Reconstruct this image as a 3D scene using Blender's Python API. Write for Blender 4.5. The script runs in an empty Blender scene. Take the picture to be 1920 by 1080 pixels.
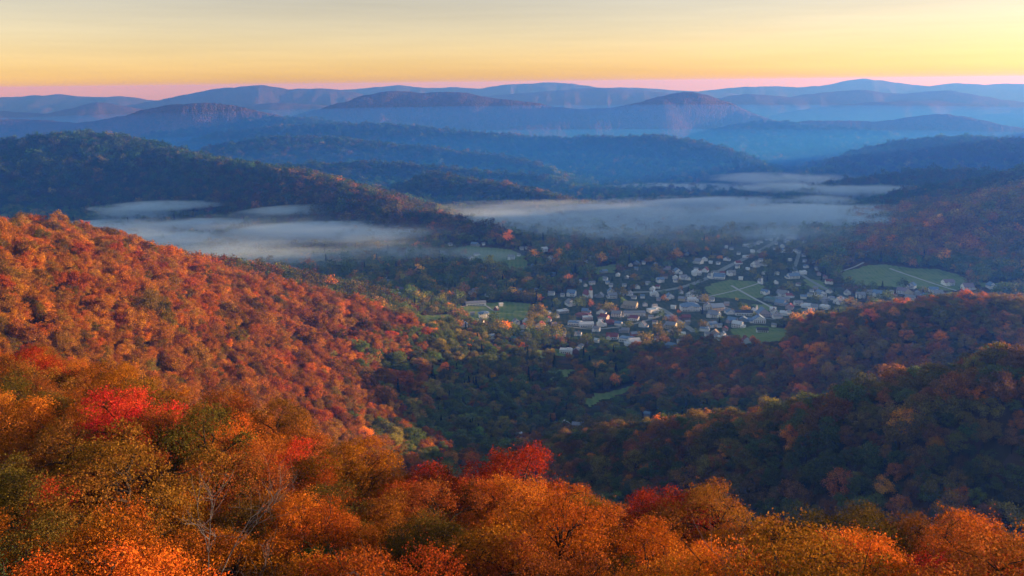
import bpy, math, random
import numpy as np
from mathutils import Vector, Matrix

SC = bpy.context.scene
COL = SC.collection
R = math.radians
rng = np.random.default_rng(7)
random.seed(7)

# ------------------------------------------------------------------ camera
F_PX, HOR, ROLL = 1663.0, 154.5, math.radians(0.62)   # focal length in pixels of a 1920 wide frame, row of the true horizon, slight tilt of the camera
CAM_Z = 330.0                        # metres above the valley floor
PITCH = math.atan((540 - HOR) / F_PX)
cam_d = bpy.data.cameras.new('camera')
cam = bpy.data.objects.new('camera', cam_d)
COL.objects.link(cam)
cam.location = (0, 0, CAM_Z)
cam.rotation_euler = (Matrix.Rotation(math.pi / 2 - PITCH, 3, 'X') @ Matrix.Rotation(-ROLL, 3, 'Z')).to_euler()
cam_d.sensor_width = 36.0
cam_d.lens = 36.0 * F_PX / 1920.0
cam_d.clip_start, cam_d.clip_end = 0.5, 120000.0
SC.camera = cam

# ------------------------------------------------------------------ sky, sun, exposure
SUN_AZ, SUN_EL = R(82), R(4.6)       # azimuth to the right of the view direction
SUN_DIR = Vector((math.sin(SUN_AZ) * math.cos(SUN_EL), math.cos(SUN_AZ) * math.cos(SUN_EL), math.sin(SUN_EL)))
w = bpy.data.worlds.new('World')
SC.world = w
w.use_nodes = True
nt = w.node_tree
nt.nodes.clear()
sky = nt.nodes.new('ShaderNodeTexSky')
sky.sky_type = 'NISHITA'
sky.sun_disc = False
sky.sun_elevation = SUN_EL
sky.sun_rotation = SUN_AZ
sky.altitude = 600
sky.air_density, sky.dust_density, sky.ozone_density = 0.80, 0.65, 0.0
bg = nt.nodes.new('ShaderNodeBackground')
bg.inputs['Strength'].default_value = 0.092
wo = nt.nodes.new('ShaderNodeOutputWorld')
# faint high cirrus: the sky's own light varied a little along thin level streaks
tcw = nt.nodes.new('ShaderNodeTexCoord'); mpw = nt.nodes.new('ShaderNodeMapping')
mpw.inputs['Rotation'].default_value = (0, R(3), 0); mpw.inputs['Scale'].default_value = (2.2, 2.2, 46.0)
nzw = nt.nodes.new('ShaderNodeTexNoise'); nzw.inputs['Scale'].default_value = 1.0; nzw.inputs['Detail'].default_value = 7; nzw.inputs['Roughness'].default_value = 0.62
mrw = nt.nodes.new('ShaderNodeMapRange'); mrw.inputs['From Min'].default_value = 0.3; mrw.inputs['From Max'].default_value = 0.75
mrw.inputs['To Min'].default_value = 0.93; mrw.inputs['To Max'].default_value = 1.10
mxw = nt.nodes.new('ShaderNodeVectorMath'); mxw.operation = 'SCALE'
nt.links.new(tcw.outputs['Generated'], mpw.inputs[0]); nt.links.new(mpw.outputs[0], nzw.inputs['Vector'])
nt.links.new(nzw.outputs[0], mrw.inputs[0]); nt.links.new(sky.outputs[0], mxw.inputs[0]); nt.links.new(mrw.outputs[0], mxw.inputs['Scale'])
tnw = nt.nodes.new('ShaderNodeVectorMath'); tnw.operation = 'MULTIPLY'; tnw.inputs[1].default_value = (1.0, 0.87, 1.03)   # a cleaner, less green dawn air
nt.links.new(mxw.outputs[0], tnw.inputs[0]); # upper sky, out of frame, brightened as added fill for the shaded valley
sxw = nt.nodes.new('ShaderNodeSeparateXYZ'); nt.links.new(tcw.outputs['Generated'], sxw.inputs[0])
fill_fac = nt.nodes.new('ShaderNodeMapRange'); fill_fac.interpolation_type = 'SMOOTHSTEP'
fill_fac.inputs['From Min'].default_value = 0.10; fill_fac.inputs['From Max'].default_value = 0.42; fill_fac.inputs['To Min'].default_value = 0.0; fill_fac.inputs['To Max'].default_value = 1.0
nt.links.new(sxw.outputs[2], fill_fac.inputs[0])
fill_mul = nt.nodes.new('ShaderNodeMix'); fill_mul.data_type = 'RGBA'
fill_mul.inputs['A'].default_value = (1, 1, 1, 1); fill_mul.inputs['B'].default_value = (1.5, 1.76, 1.62, 1); nt.links.new(fill_fac.outputs[0], fill_mul.inputs['Factor'])
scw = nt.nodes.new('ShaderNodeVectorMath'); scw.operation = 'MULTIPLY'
nt.links.new(tnw.outputs[0], scw.inputs[0]); nt.links.new(fill_mul.outputs['Result'], scw.inputs[1]); nt.links.new(scw.outputs[0], bg.inputs[0])
nt.links.new(bg.outputs[0], wo.inputs[0])

sun_d = bpy.data.lights.new('sun', 'SUN')
sun_d.energy = 4.7
sun_d.angle = R(0.5)
sun_d.color = (1.0, 0.69, 0.50)
sun = bpy.data.objects.new('sun', sun_d)
COL.objects.link(sun)
sun.rotation_euler = SUN_DIR.to_track_quat('Z', 'Y').to_euler()
sun.location = (600, 300, 800)

SC.view_settings.view_transform = 'Standard'
SC.view_settings.look = 'None'
SC.view_settings.exposure = 1.2
SC.view_settings.gamma = 1.0
SC.render.engine = 'CYCLES'
cy = SC.cycles
cy.max_bounces, cy.diffuse_bounces, cy.glossy_bounces = 4, 2, 1
cy.transmission_bounces, cy.transparent_max_bounces, cy.volume_bounces = 2, 4, 3

# ------------------------------------------------------------------ numeric helpers
def noise2(x, y, seed=0):
    """gradient noise on arrays, about -1..1"""
    x = np.asarray(x, np.float64); y = np.asarray(y, np.float64)
    xi = np.floor(x).astype(np.int64); yi = np.floor(y).astype(np.int64)
    fx, fy = x - xi, y - yi
    def g(ix, iy):
        h = (ix * 374761393 + iy * 668265263 + seed * 974634777) & 0xFFFFFFFF
        h = ((h ^ (h >> 13)) * 1274126177) & 0xFFFFFFFF
        h = (h ^ (h >> 16)) & 0xFFFF
        a = h * (2 * np.pi / 65536)
        return np.cos(a), np.sin(a)
    u = fx * fx * fx * (fx * (fx * 6 - 15) + 10); v = fy * fy * fy * (fy * (fy * 6 - 15) + 10)
    def d(ox, oy):
        gx, gy = g(xi + ox, yi + oy)
        return gx * (fx - ox) + gy * (fy - oy)
    n0 = d(0, 0) * (1 - u) + d(1, 0) * u
    n1 = d(0, 1) * (1 - u) + d(1, 1) * u
    return 1.5 * (n0 * (1 - v) + n1 * v)

def fbm(x, y, seed=0, octs=4):
    s, a, t = 0, 1.0, 0
    for k in range(octs):
        s = s + a * noise2(x * 2 ** k, y * 2 ** k, seed + 31 * k); t += a; a *= 0.5
    return s / t

CP, SP = math.cos(PITCH), math.sin(PITCH)
def ray(px, py):
    """world direction (unnormalised, arrays allowed) through a pixel of the 1920x1080 frame"""
    a = (np.asarray(px, float) - 960) / F_PX; b = (540 - np.asarray(py, float)) / F_PX
    u, v = a * math.cos(ROLL) + b * math.sin(ROLL), -a * math.sin(ROLL) + b * math.cos(ROLL)
    return u, CP + v * SP, -SP + v * CP
def W(px, py, Y):
    dx, dy, dz = ray(px, py)
    t = Y / dy
    return (dx * t, Y, CAM_Z + dz * t)
def project(x, y, z):
    dz = z - CAM_Z
    f = y * CP - dz * SP; up = y * SP + dz * CP
    a, b = x / f, up / f
    return 960 + F_PX * (a * math.cos(ROLL) - b * math.sin(ROLL)), 540 - F_PX * (a * math.sin(ROLL) + b * math.cos(ROLL)), f

# ------------------------------------------------------------------ terrain: ridges as crest lines
# each ridge: half width, cover height to take off the crest, spur amplitude, [(column, row, distance ahead)...]
RIDGES = [
 # lit hill to the left of the valley, running away from the camera
 (210, 9, .12, [(-900, 350, 330), (-300, 392, 420), (0, 434, 560), (150, 464, 700), (300, 500, 810), (430, 528, 880), (560, 562, 950), (700, 608, 1000), (810, 650, 1020)]),
 (170, 9, .12, [(60, 425, 760), (200, 452, 900), (330, 480, 1050), (480, 508, 1180), (620, 542, 1290), (700, 575, 1330)]),
 # big hill behind the left mist
 (360, 9, .22, [(-700, 330, 3200), (-300, 285, 3000), (0, 272, 2900), (150, 255, 2850), (220, 263, 2800), (320, 288, 2700), (400, 305, 2520), (470, 312, 2420), (560, 327, 2280), (640, 350, 2090), (760, 395, 1890), (900, 430, 1790), (1000, 455, 1735), (1040, 466, 1715)]),
 (260, 8, .20, [(540, 316, 2900), (700, 308, 2950), (850, 321, 2880), (1000, 336, 2780), (1150, 362, 2550), (1250, 385, 2330)]),
 (220, 8, .2, [(820, 330, 2550), (900, 345, 2480), (1000, 362, 2350), (1080, 385, 2200)]),
 (330, 8, .20, [(300, 305, 3400), (400, 282, 3500), (500, 264, 3600), (640, 266, 3650), (720, 274, 3600), (820, 282, 3550), (950, 300, 3350), (1060, 330, 3000)]),
 (380, 6, .18, [(400, 258, 4400), (530, 241, 4400), (700, 237, 4400), (820, 248, 4300), (900, 256, 4200), (1060, 263, 4050), (1150, 264, 3950), (1230, 262, 3800), (1330, 281, 3500), (1420, 318, 3050), (1490, 350, 2750)]),
 (420, 6, .18, [(-300, 200, 5600), (0, 221, 5400), (80, 222, 5400), (200, 241, 5200), (300, 262, 4900)]),
 (520, 6, .2, [(60, 245, 5120), (180, 231, 5200), (280, 201, 5280), (370, 190, 5280), (420, 193, 5280), (480, 206, 5200), (570, 226, 5040), (700, 245, 4720)]),
 (560, 5, .2, [(520, 225, 6308), (600, 203, 6308), (690, 176, 6308), (740, 168, 6384), (790, 172, 6384), (840, 169, 6384), (900, 178, 6308), (1000, 191, 6232), (1090, 206, 6080), (1180, 216, 5928)]),
 (560, 5, .2, [(900, 250, 5280), (1000, 232, 5600), (1150, 205, 5920), (1240, 179, 6080), (1290, 170, 6160), (1335, 182, 6160), (1380, 205, 6000), (1460, 225, 5760)]),
 (480, 6, .2, [(1240, 290, 4600), (1310, 262, 4900), (1390, 237, 5000), (1470, 227, 5050), (1560, 223, 5100), (1650, 225, 5100), (1720, 216, 5100), (1770, 212, 5100), (1830, 222, 5000), (1920, 238, 4900), (2200, 250, 4800)]),
 (380, 7, .2, [(1500, 345, 2800), (1590, 305, 3200), (1690, 272, 3450), (1780, 262, 3450), (1860, 265, 3400), (1920, 272, 3300), (2200, 250, 3200)]),
 (230, 8, .2, [(1440, 385, 2300), (1540, 352, 2450), (1640, 336, 2550), (1740, 319, 2550), (1830, 324, 2500), (1920, 334, 2400), (2050, 330, 2400)]),
 (200, 8, .2, [(1620, 388, 2150), (1700, 362, 2200), (1780, 344, 2250), (1850, 345, 2250), (1920, 352, 2200)]),
 # right hand hill above the fields, and the one behind it
 (260, 9, .2, [(1760, 395, 2000), (1830, 365, 2050), (1920, 336, 2050), (2100, 270, 2050), (2500, 190, 2100)]),
 (330, 9, .18, [(1530, 505, 1520), (1600, 475, 1560), (1700, 440, 1620), (1800, 403, 1680), (1920, 369, 1720), (2100, 318, 1760), (2400, 262, 1800), (2900, 220, 1750)]),
 # middle and near ridges coming in from the right
 (170, 9, .12, [(1180, 712, 960), (1260, 690, 955), (1400, 657, 930), (1500, 638, 900), (1600, 611, 870), (1680, 589, 845), (1760, 570, 825), (1840, 565, 810), (1920, 568, 800), (2050, 572, 790), (2400, 600, 780)]),
 (150, 10, .12, [(1000, 852, 800), (1100, 835, 690), (1250, 811, 560), (1400, 792, 480), (1500, 778, 450), (1600, 752, 425), (1700, 718, 405), (1760, 699, 398), (1850, 679, 385), (1920, 664, 378), (2100, 668, 365), (2500, 700, 345)]),
 # far blue and purple ranges
 (700, 4, .22, [(-300, 215, 8600), (0, 206, 8600), (90, 213, 8600), (180, 191, 8700), (260, 205, 8700), (330, 222, 8600)]),
 (900, 3, .2, [(200, 205, 10500), (300, 186, 10500), (400, 167, 10600), (440, 163, 10600), (490, 159, 10600), (540, 167, 10600), (600, 164, 10700), (650, 170, 10700), (720, 190, 10700)]),
 (800, 3, .2, [(400, 200, 9300), (520, 192, 9400), (560, 191, 9400), (640, 203, 9300)]),
 (1000, 3, .2, [(-400, 180, 12600), (0, 182, 12600), (60, 178, 12700), (110, 176, 12700), (170, 182, 12600), (220, 179, 12600), (280, 186, 12600), (380, 195, 12500)]),
 (1000, 3, .2, [(560, 175, 13200), (660, 167, 13200), (750, 159, 13300), (800, 164, 13300), (850, 161, 13300), (900, 166, 13200), (950, 157, 13300), (1020, 154, 13400), (1070, 156, 13400), (1120, 163, 13300), (1200, 164, 13300), (1290, 170, 13200), (1350, 172, 13200)]),
 (900, 3, .2, [(900, 180, 10800), (1000, 172, 10800), (1100, 164, 10900), (1180, 166, 10900), (1300, 178, 10800), (1400, 190, 10600)]),
 (1000, 3, .2, [(1300, 172, 14000), (1370, 164, 14000), (1430, 160, 14000), (1500, 163, 14100), (1560, 157, 14200), (1620, 146, 14200), (1680, 154, 14200), (1740, 160, 14100), (1790, 155, 14100), (1850, 157, 14000), (1920, 155, 14000), (2300, 150, 13800)]),
 (800, 3, .2, [(1290, 195, 9400), (1350, 183, 9500), (1410, 174, 9500), (1480, 180, 9500), (1560, 171, 9700), (1610, 168, 9700), (1700, 174, 9700), (1770, 168, 9600), (1840, 180, 9500), (1920, 190, 9400), (2200, 186, 9300)]),
 (700, 3, .2, [(1700, 232, 7000), (1820, 216, 7200), (1920, 210, 7200), (2200, 200, 7200)]),
 (800, 3, .2, [(1500, 205, 8200), (1640, 190, 8300), (1760, 187, 8400), (1880, 200, 8300), (2100, 200, 8200)]),
]
OUTSIDE = [(420, .15, [(1950, 2100, 170), (2150, 2600, 198), (2450, 3100, 198), (2850, 3700, 170), (3500, 4700, 130), (4200, 5800, 120), (4900, 6600, 60)])]   # beyond the right edge: keeps the low sun off the valley
FG = {  # height of the near shoulder by distance, at azimuths across the view
 -60: [(4, 317), (20, 311), (60, 303), (140, 293), (240, 262), (400, 190), (650, 60), (850, 0)],
 -30: [(4, 317), (20, 309), (60, 302), (130, 290.5), (220, 240), (350, 170), (600, 60), (800, 0)],
 -19: [(4, 317), (20, 308), (50, 301), (85, 293), (150, 253), (300, 170), (600, 50), (800, 0)],
 -12: [(4, 317), (20, 308), (46, 301.2), (60, 296.3), (100, 274), (200, 222), (400, 125), (650, 30), (760, 0)],
 0: [(4, 316), (20, 306.5), (42, 301), (58, 294), (100, 270), (200, 215), (400, 118), (650, 25), (740, 0)],
 10: [(4, 316), (20, 306), (40, 301), (54, 294.8), (80, 276), (150, 236), (300, 150), (500, 40), (620, 0)],
 22: [(4, 316), (20, 307), (38, 302), (50, 296.5), (80, 276), (150, 235), (300, 150), (500, 40), (600, 0)],
 29: [(4, 317), (20, 309), (36, 304.5), (50, 298), (80, 278), (150, 236), (300, 150), (500, 40), (600, 0)],
 85: [(4, 317), (20, 309), (40, 302), (80, 284), (150, 250), (300, 180), (600, 60), (800, 0)],
}
R0, R1, NR = 5.0, 17500.0, 960
rr = np.exp(np.linspace(math.log(R0), math.log(R1), NR))
az = np.concatenate([np.arange(-62, -34, 0.5), np.arange(-34, 34, 0.075), np.arange(34, 88, 0.5)])
NA = len(az)

def catmull(P, n=6):
    P = np.array(P, float)
    Q = np.vstack([2 * P[0] - P[1], P, 2 * P[-1] - P[-2]])
    out = []
    for i in range(1, len(Q) - 2):
        for t in np.arange(n) / n:
            a, b, c, d = Q[i - 1], Q[i], Q[i + 1], Q[i + 2]
            out.append(0.5 * (2 * b + (c - a) * t + (2 * a - 5 * b + 4 * c - d) * t * t + (3 * b - a - 3 * c + d) * t ** 3))
    out.append(P[-1])
    return np.array(out)

def floor_z(x, y):
    r = np.hypot(x, y)
    return np.interp(r, [0, 2500, 3200, 4500, 7000, 12000, 17500], [0, 0, -35, -110, -190, -260, -300])

def base_height(x, y):
    acc = np.zeros_like(x)
    PN = 7.0
    wx = 60 * fbm(x / 420, y / 420, 3, 2); wy = 60 * fbm(x / 420, y / 420, 4, 2)
    rad = np.hypot(x, y)
    warp = np.clip(rad / 2500, 0.15, 2.2)
    X, Y = x + wx * warp, y + wy * warp
    spur = 1 - 2 * np.abs(fbm(x / 620, y / 620, 11, 3))
    lines = [(wd, amp, np.array([W(*p) for p in pts]) - (0, 0, cover)) for wd, cover, amp, pts in RIDGES]
    for wd, amp, P in lines + [(a, b, np.array(c, float)) for a, b, c in OUTSIDE]:
        P = catmull(P, 2)
        P[:, 2] = np.maximum(P[:, 2] - floor_z(P[:, 0], P[:, 1]), 4)
        # straight-line extensions die away
        best = np.full(x.shape, 1e18); zc = np.zeros_like(x)
        reach = wd * 3.2
        m = (x > P[:, 0].min() - reach) & (x < P[:, 0].max() + reach) & (y > P[:, 1].min() - reach) & (y < P[:, 1].max() + reach)
        if not m.any():
            continue
        xm, ym = X[m], Y[m]
        # keep the crest itself where it was drawn: fade the warp near it
        x0, y0 = x[m], y[m]
        fl = np.full(x0.shape, 1e18)
        for k in range(len(P) - 1):
            ax, ay, a_z = P[k]; ex, ey = P[k + 1][0] - ax, P[k + 1][1] - ay
            t = np.clip(((x0 - ax) * ex + (y0 - ay) * ey) / (ex * ex + ey * ey + 1e-9), 0, 1)
            fl = np.minimum(fl, (x0 - ax - t * ex) ** 2 + (y0 - ay - t * ey) ** 2)
        f = np.clip(np.sqrt(fl) / wd, 0, 1)
        xa, ya = x0 + (xm - x0) * f, y0 + (ym - y0) * f
        zp = np.zeros_like(xa)                      # highest of the segments' own profiles: no jump where two segments meet
        for k in range(len(P) - 1):
            ax, ay, a_z = P[k]; bx, by, b_z = P[k + 1]
            ex, ey = bx - ax, by - ay
            t = np.clip(((xa - ax) * ex + (ya - ay) * ey) / (ex * ex + ey * ey + 1e-9), 0, 1)
            zt = a_z + t * (b_z - a_z)
            wk = np.clip(zt / 0.50, 70, wd)           # low ends of a ridge are narrow
            s2 = ((xa - ax - t * ex) ** 2 + (ya - ay - t * ey) ** 2) / (wk * wk)
            zp = np.maximum(zp, zt * np.exp(-s2 ** 0.8))
        prof = np.exp(-f ** 1.6)
        hh = zp * (1 + amp * (1.6 + 0.5 * np.clip((np.hypot(x0, y0) - 4000) / 4000, 0, 1)) * (spur[m] - 0.45) * (1 - prof ** 2))
        acc[m] += np.maximum(hh, 0) ** PN
    # near shoulder
    a = np.degrees(np.arctan2(x, np.maximum(y, -1e9)))
    keys = sorted(FG)
    lr = np.log(np.maximum(rad, 1))
    prof = [np.interp(lr, [math.log(p[0]) for p in FG[k]], [p[1] for p in FG[k]], right=0) for k in keys]
    ki = np.clip(np.searchsorted(keys, a) - 1, 0, len(keys) - 2)
    stack = np.stack(prof)
    k0 = np.array(keys)[ki]; k1 = np.array(keys)[ki + 1]
    t = np.clip((a - k0) / (k1 - k0), 0, 1); t = t * t * (3 - 2 * t)
    idx = np.arange(x.size)
    sh = stack.reshape(len(keys), -1)
    fgz = (sh[ki.ravel(), idx] * (1 - t.ravel()) + sh[ki.ravel() + 1, idx] * t.ravel()).reshape(x.shape)
    fgz = fgz + 1.0 * np.clip(rad / 25, 0, 1) * np.clip((150 - rad) / 80, 0, 1)
    acc += np.maximum(fgz, 0) ** PN
    h = acc ** (1 / PN)
    hz = floor_z(x, y)
    # gentle floor undulation
    h += 5 * fbm(x / 300, y / 300, 21, 3) * np.clip(rad / 800, 0, 1)
    h += np.clip(rad / 3000, 0, 1) * 14 * fbm(x / 700, y / 700, 23, 3) * np.clip(h / 60, 0, 1) * np.clip(1.2 - h / 220, 0.15, 1)
    h += np.clip((rad - 4500) / 3000, 0, 1) * (11 * fbm(x / 520, y / 520, 61, 4) + 5 * fbm(x / 120, y / 120, 62, 2)) * np.clip(h / 200, 0.1, 1)
    return h + hz

# coarse evaluation then bilinear refinement
ci = np.unique(np.concatenate([np.arange(0, NR, 2), [NR - 1]]))
cj = np.unique(np.concatenate([np.arange(0, NA, 3), [NA - 1]]))
A_, R_ = np.meshgrid(np.radians(az[cj]), rr[ci])
Hc = base_height(R_ * np.sin(A_), R_ * np.cos(A_))
tmp = np.empty((NR, len(cj)))
for j in range(len(cj)):
    tmp[:, j] = np.interp(np.arange(NR), ci, Hc[:, j])
H = np.empty((NR, NA))
for i in range(NR):
    H[i] = np.interp(np.arange(NA), cj, tmp[i])
A_, R_ = np.meshgrid(np.radians(az), rr)
TX, TY = R_ * np.sin(A_), R_ * np.cos(A_)

def ground(x, y):
    """terrain height at arrays of points"""
    x = np.asarray(x, float); y = np.asarray(y, float)
    a = np.degrees(np.arctan2(x, y)); r = np.log(np.maximum(np.hypot(x, y), R0))
    fi = np.clip((r - math.log(R0)) / (math.log(R1) - math.log(R0)) * (NR - 1), 0, NR - 1.001)
    fj = np.clip(np.interp(a, az, np.arange(NA)), 0, NA - 1.001)
    i = fi.astype(int); j = fj.astype(int); u = fi - i; v = fj - j
    return (H[i, j] * (1 - u) + H[i + 1, j] * u) * (1 - v) + (H[i, j + 1] * (1 - u) + H[i + 1, j + 1] * u) * v

def hit(px, py, rmin=90.0):
    """where the rays through pixels meet the terrain (first crossing beyond rmin)"""
    px = np.atleast_1d(np.asarray(px, float)); py = np.atleast_1d(np.asarray(py, float))
    dx, dy, dz = ray(px, py)
    hyp = np.hypot(dx, dy); sl = dz / hyp
    rs = np.exp(np.linspace(math.log(rmin), math.log(16000), 1500))
    out = np.zeros((len(px), 3))
    for k in range(len(px)):
        x = rs * dx[k] / hyp[k]; y = rs * dy[k] / hyp[k]
        zr = CAM_Z + sl[k] * rs
        g = ground(x, y)
        b = np.nonzero(zr <= g)[0]
        n = b[0] if len(b) else len(rs) - 1
        if n > 0 and len(b):
            d0 = zr[n - 1] - g[n - 1]; d1 = g[n] - zr[n]
            t = d0 / max(d0 + d1, 1e-9)
        else:
            t = 1
        rq = rs[n - 1] + t * (rs[n] - rs[n - 1])
        out[k] = (rq * dx[k] / hyp[k], rq * dy[k] / hyp[k], CAM_Z + sl[k] * rq)
    return out

# ------------------------------------------------------------------ material helpers
def material(name):
    m = bpy.data.materials.new(name)
    m.use_nodes = True
    n = m.node_tree
    for x in list(n.nodes):
        n.nodes.remove(x)
    out = n.nodes.new('ShaderNodeOutputMaterial')
    return m, n, out
def node(n, t, **kw):
    x = n.nodes.new(t)
    for k, v in kw.items():
        if hasattr(x, k):
            setattr(x, k, v)
        else:
            x.inputs[k].default_value = v
    return x
def ramp(n, fac, stops, interp='LINEAR'):
    x = n.nodes.new('ShaderNodeValToRGB')
    x.color_ramp.interpolation = interp
    e = x.color_ramp.elements
    while len(e) < len(stops):
        e.new(0.5)
    for k, (p, c) in enumerate(stops):
        e[k].position = p
        e[k].color = (*c, 1)
    n.links.new(fac, x.inputs[0])
    return x.outputs[0]

def mesh_obj(name, verts, faces, mats, parent=None, smooth=False, matidx=None):
    """verts (n,3), faces: (m,4) or (m,3) array or list of tuples"""
    me = bpy.data.meshes.new(name)
    v = np.asarray(verts, np.float32)
    if isinstance(faces, np.ndarray):
        k = faces.shape[1]
        me.vertices.add(len(v)); me.vertices.foreach_set('co', v.ravel())
        me.loops.add(faces.size); me.loops.foreach_set('vertex_index', faces.ravel().astype(np.int32))
        me.polygons.add(len(faces)); me.polygons.foreach_set('loop_start', np.arange(len(faces), dtype=np.int32) * k)
    else:
        me.from_pydata([tuple(p) for p in v], [], faces)
    for m in (mats if isinstance(mats, (list, tuple)) else [mats]):
        me.materials.append(m)
    if matidx is not None:
        me.polygons.foreach_set('material_index', np.asarray(matidx, np.int32))
    if smooth:
        me.polygons.foreach_set('use_smooth', np.ones(len(me.polygons), bool))
    me.update(calc_edges=True)
    o = bpy.data.objects.new(name, me)
    COL.objects.link(o)
    if parent is not None:
        o.parent = parent
    return o
def tag(o, label=None, cat=None, group=None, kind=None):
    for k, v in (('label', label), ('category', cat), ('group', group), ('kind', kind)):
        if v:
            o[k] = v
    return o

# ------------------------------------------------------------------ terrain sheet
def make_hills():
    rough = np.clip((R_ - 2500) / 3000, 0, 1) * np.clip(1.15 - (R_ - 4800) / 2600, 0.12, 1)   # canopy roughness, where the sheet is fine enough to carry it
    Z = H + rough * (3.4 * noise2(TX / 17, TY / 17, 41) + 2.4 * noise2(TX / 9, TY / 9, 42))
    m, n, out = material('wooded_ground')
    geo = node(n, 'ShaderNodeNewGeometry')
    vo = node(n, 'ShaderNodeTexVoronoi'); vo.inputs['Scale'].default_value = 0.085
    n.links.new(geo.outputs['Position'], vo.inputs['Vector'])
    sep = node(n, 'ShaderNodeSeparateColor'); n.links.new(vo.outputs['Color'], sep.inputs[0])
    nz = node(n, 'ShaderNodeTexNoise'); nz.inputs['Scale'].default_value = 0.004; nz.inputs['Detail'].default_value = 5
    n.links.new(geo.outputs['Position'], nz.inputs['Vector'])
    mx = node(n, 'ShaderNodeMath', operation='MULTIPLY_ADD'); mx.inputs[1].default_value = 0.55; 
    n.links.new(sep.outputs[0], mx.inputs[0])
    m2 = node(n, 'ShaderNodeMath', operation='MULTIPLY'); m2.inputs[1].default_value = 0.5
    n.links.new(nz.outputs[0], m2.inputs[0]); n.links.new(m2.outputs[0], mx.inputs[2])
    c = ramp(n, mx.outputs[0], [(0.1, (0.027, 0.038, 0.019)), (0.35, (0.049, 0.051, 0.021)), (0.55, (0.095, 0.061, 0.023)), (0.75, (0.105, 0.066, 0.028)), (0.95, (0.125, 0.066, 0.030))])
    b = node(n, 'ShaderNodeBsdfPrincipled'); b.inputs['Roughness'].default_value = 0.95
    b.inputs['Specular IOR Level'].default_value = 0.0
    n.links.new(c, b.inputs['Base Color'])
    bump = node(n, 'ShaderNodeBump'); bump.inputs['Strength'].default_value = 0.9; bump.inputs['Distance'].default_value = 6.0
    inv = node(n, 'ShaderNodeMath', operation='SUBTRACT'); inv.inputs[0].default_value = 1.0
    n.links.new(vo.outputs['Distance'], inv.inputs[1]); n.links.new(inv.outputs[0], bump.inputs['Height'])
    n.links.new(bump.outputs[0], b.inputs['Normal'])
    n.links.new(b.outputs[0], out.inputs[0])
    V = np.stack([TX, TY, Z], -1).reshape(-1, 3)
    i, j = np.meshgrid(np.arange(NR - 1), np.arange(NA - 1), indexing='ij')
    a = (i * NA + j).ravel()
    Fq = np.stack([a, a + 1, a + NA + 1, a + NA], -1)
    # close the sheet under the viewpoint
    o = mesh_obj('hills', V, Fq[:, ::-1].copy(), m, smooth=True)
    tag(o, 'rolling wooded hills round a broad valley', None, kind='structure')
make_hills()


# ------------------------------------------------------------------ where things stand (columns and rows of the photograph, laid on the terrain)
def inside(poly, x, y):
    poly = np.asarray(poly, float); n = len(poly)
    res = np.zeros(np.shape(x), bool)
    for k in range(n):
        x0, y0 = poly[k]; x1, y1 = poly[(k + 1) % n]
        c = ((y0 > y) != (y1 > y)) & (x < (x1 - x0) * (y - y0) / (y1 - y0 + 1e-12) + x0)
        res ^= c
    return res

FIELDS = [
 [(835, 470), (870, 460), (905, 462), (960, 468), (985, 480), (997, 500), (975, 512), (930, 500), (880, 482)],
 [(850, 578), (900, 567), (960, 566), (1000, 570), (1005, 585), (985, 600), (940, 606), (880, 600)],
 [(775, 592), (850, 588), (858, 600), (800, 613)],
 [(1318, 537), (1365, 524), (1430, 529), (1442, 550), (1420, 566), (1390, 561), (1330, 558)],
 [(1408, 572), (1440, 568), (1472, 586), (1420, 582)],
 [(1368, 616), (1430, 611), (1492, 618), (1472, 640), (1400, 646), (1368, 634)],
 [(1572, 512), (1640, 494), (1760, 504), (1825, 525), (1795, 547), (1700, 541), (1620, 536), (1578, 529)],
 [(1085, 752), (1112, 737), (1190, 720), (1217, 722), (1160, 746), (1100, 763)],
 [(1008, 697), (1075, 691), (1084, 700), (1030, 716)],
 [(998, 657), (1050, 654), (1062, 668), (1010, 674)],
 [(1108, 502), (1160, 494), (1152, 511), (1115, 516)],
 [(800, 692), (832, 687), (826, 701), (803, 705)],
 [(970, 824), (1010, 815), (1018, 830), (985, 840)],
 [(1190, 802), (1230, 784), (1238, 800), (1200, 813)],
 [(1500, 521), (1540, 526), (1562, 546), (1520, 541)],
 [(1830, 530), (1915, 528), (1918, 538), (1840, 540)],
]
FIELD_W = [hit([p[0] for p in f], [p[1] for p in f])[:, :2] for f in FIELDS]
TOWN = [(1000, 575), (1090, 525), (1250, 487), (1350, 470), (1400, 452), (1440, 436), (1500, 446), (1520, 500), (1610, 560), (1560, 592), (1480, 602), (1455, 620), (1400, 648), (1250, 652), (1100, 664), (1030, 615)]
TOWN_W = hit([p[0] for p in TOWN], [p[1] for p in TOWN])[:, :2]

ROADS = [  # width in metres, pixels along it
 (11, [(1185, 549), (1240, 546), (1290, 536), (1330, 520), (1362, 502), (1395, 486), (1425, 470), (1450, 456), (1466, 444)], 'main'),
 (7, [(1500, 470), (1494, 490), (1490, 505), (1506, 518), (1553, 545), (1590, 562), (1612, 573)], 'road'),
 (4, [(1328, 557), (1380, 545), (1426, 531)], 'lane'),
 (4.5, [(1371, 536), (1410, 558), (1456, 582)], 'lane'),
 (4.5, [(1668, 504), (1740, 529), (1797, 547)], 'lane'),
 (3.5, [(1572, 511), (1600, 502), (1621, 492)], 'lane'),
 (9, [(1225, 574), (1246, 583), (1275, 604), (1303, 624)], 'road'),
 (3, [(846, 579), (870, 575), (903, 571), (926, 584)], 'lane'),
 (5, [(1636, 562), (1660, 558), (1684, 555)], 'lane'),
 (6, [(1300, 566), (1345, 572), (1400, 592), (1455, 600)], 'road'),
 (6, [(1060, 612), (1110, 618), (1170, 612), (1230, 596), (1246, 583)], 'road'),
]
ROAD_W = []
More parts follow.
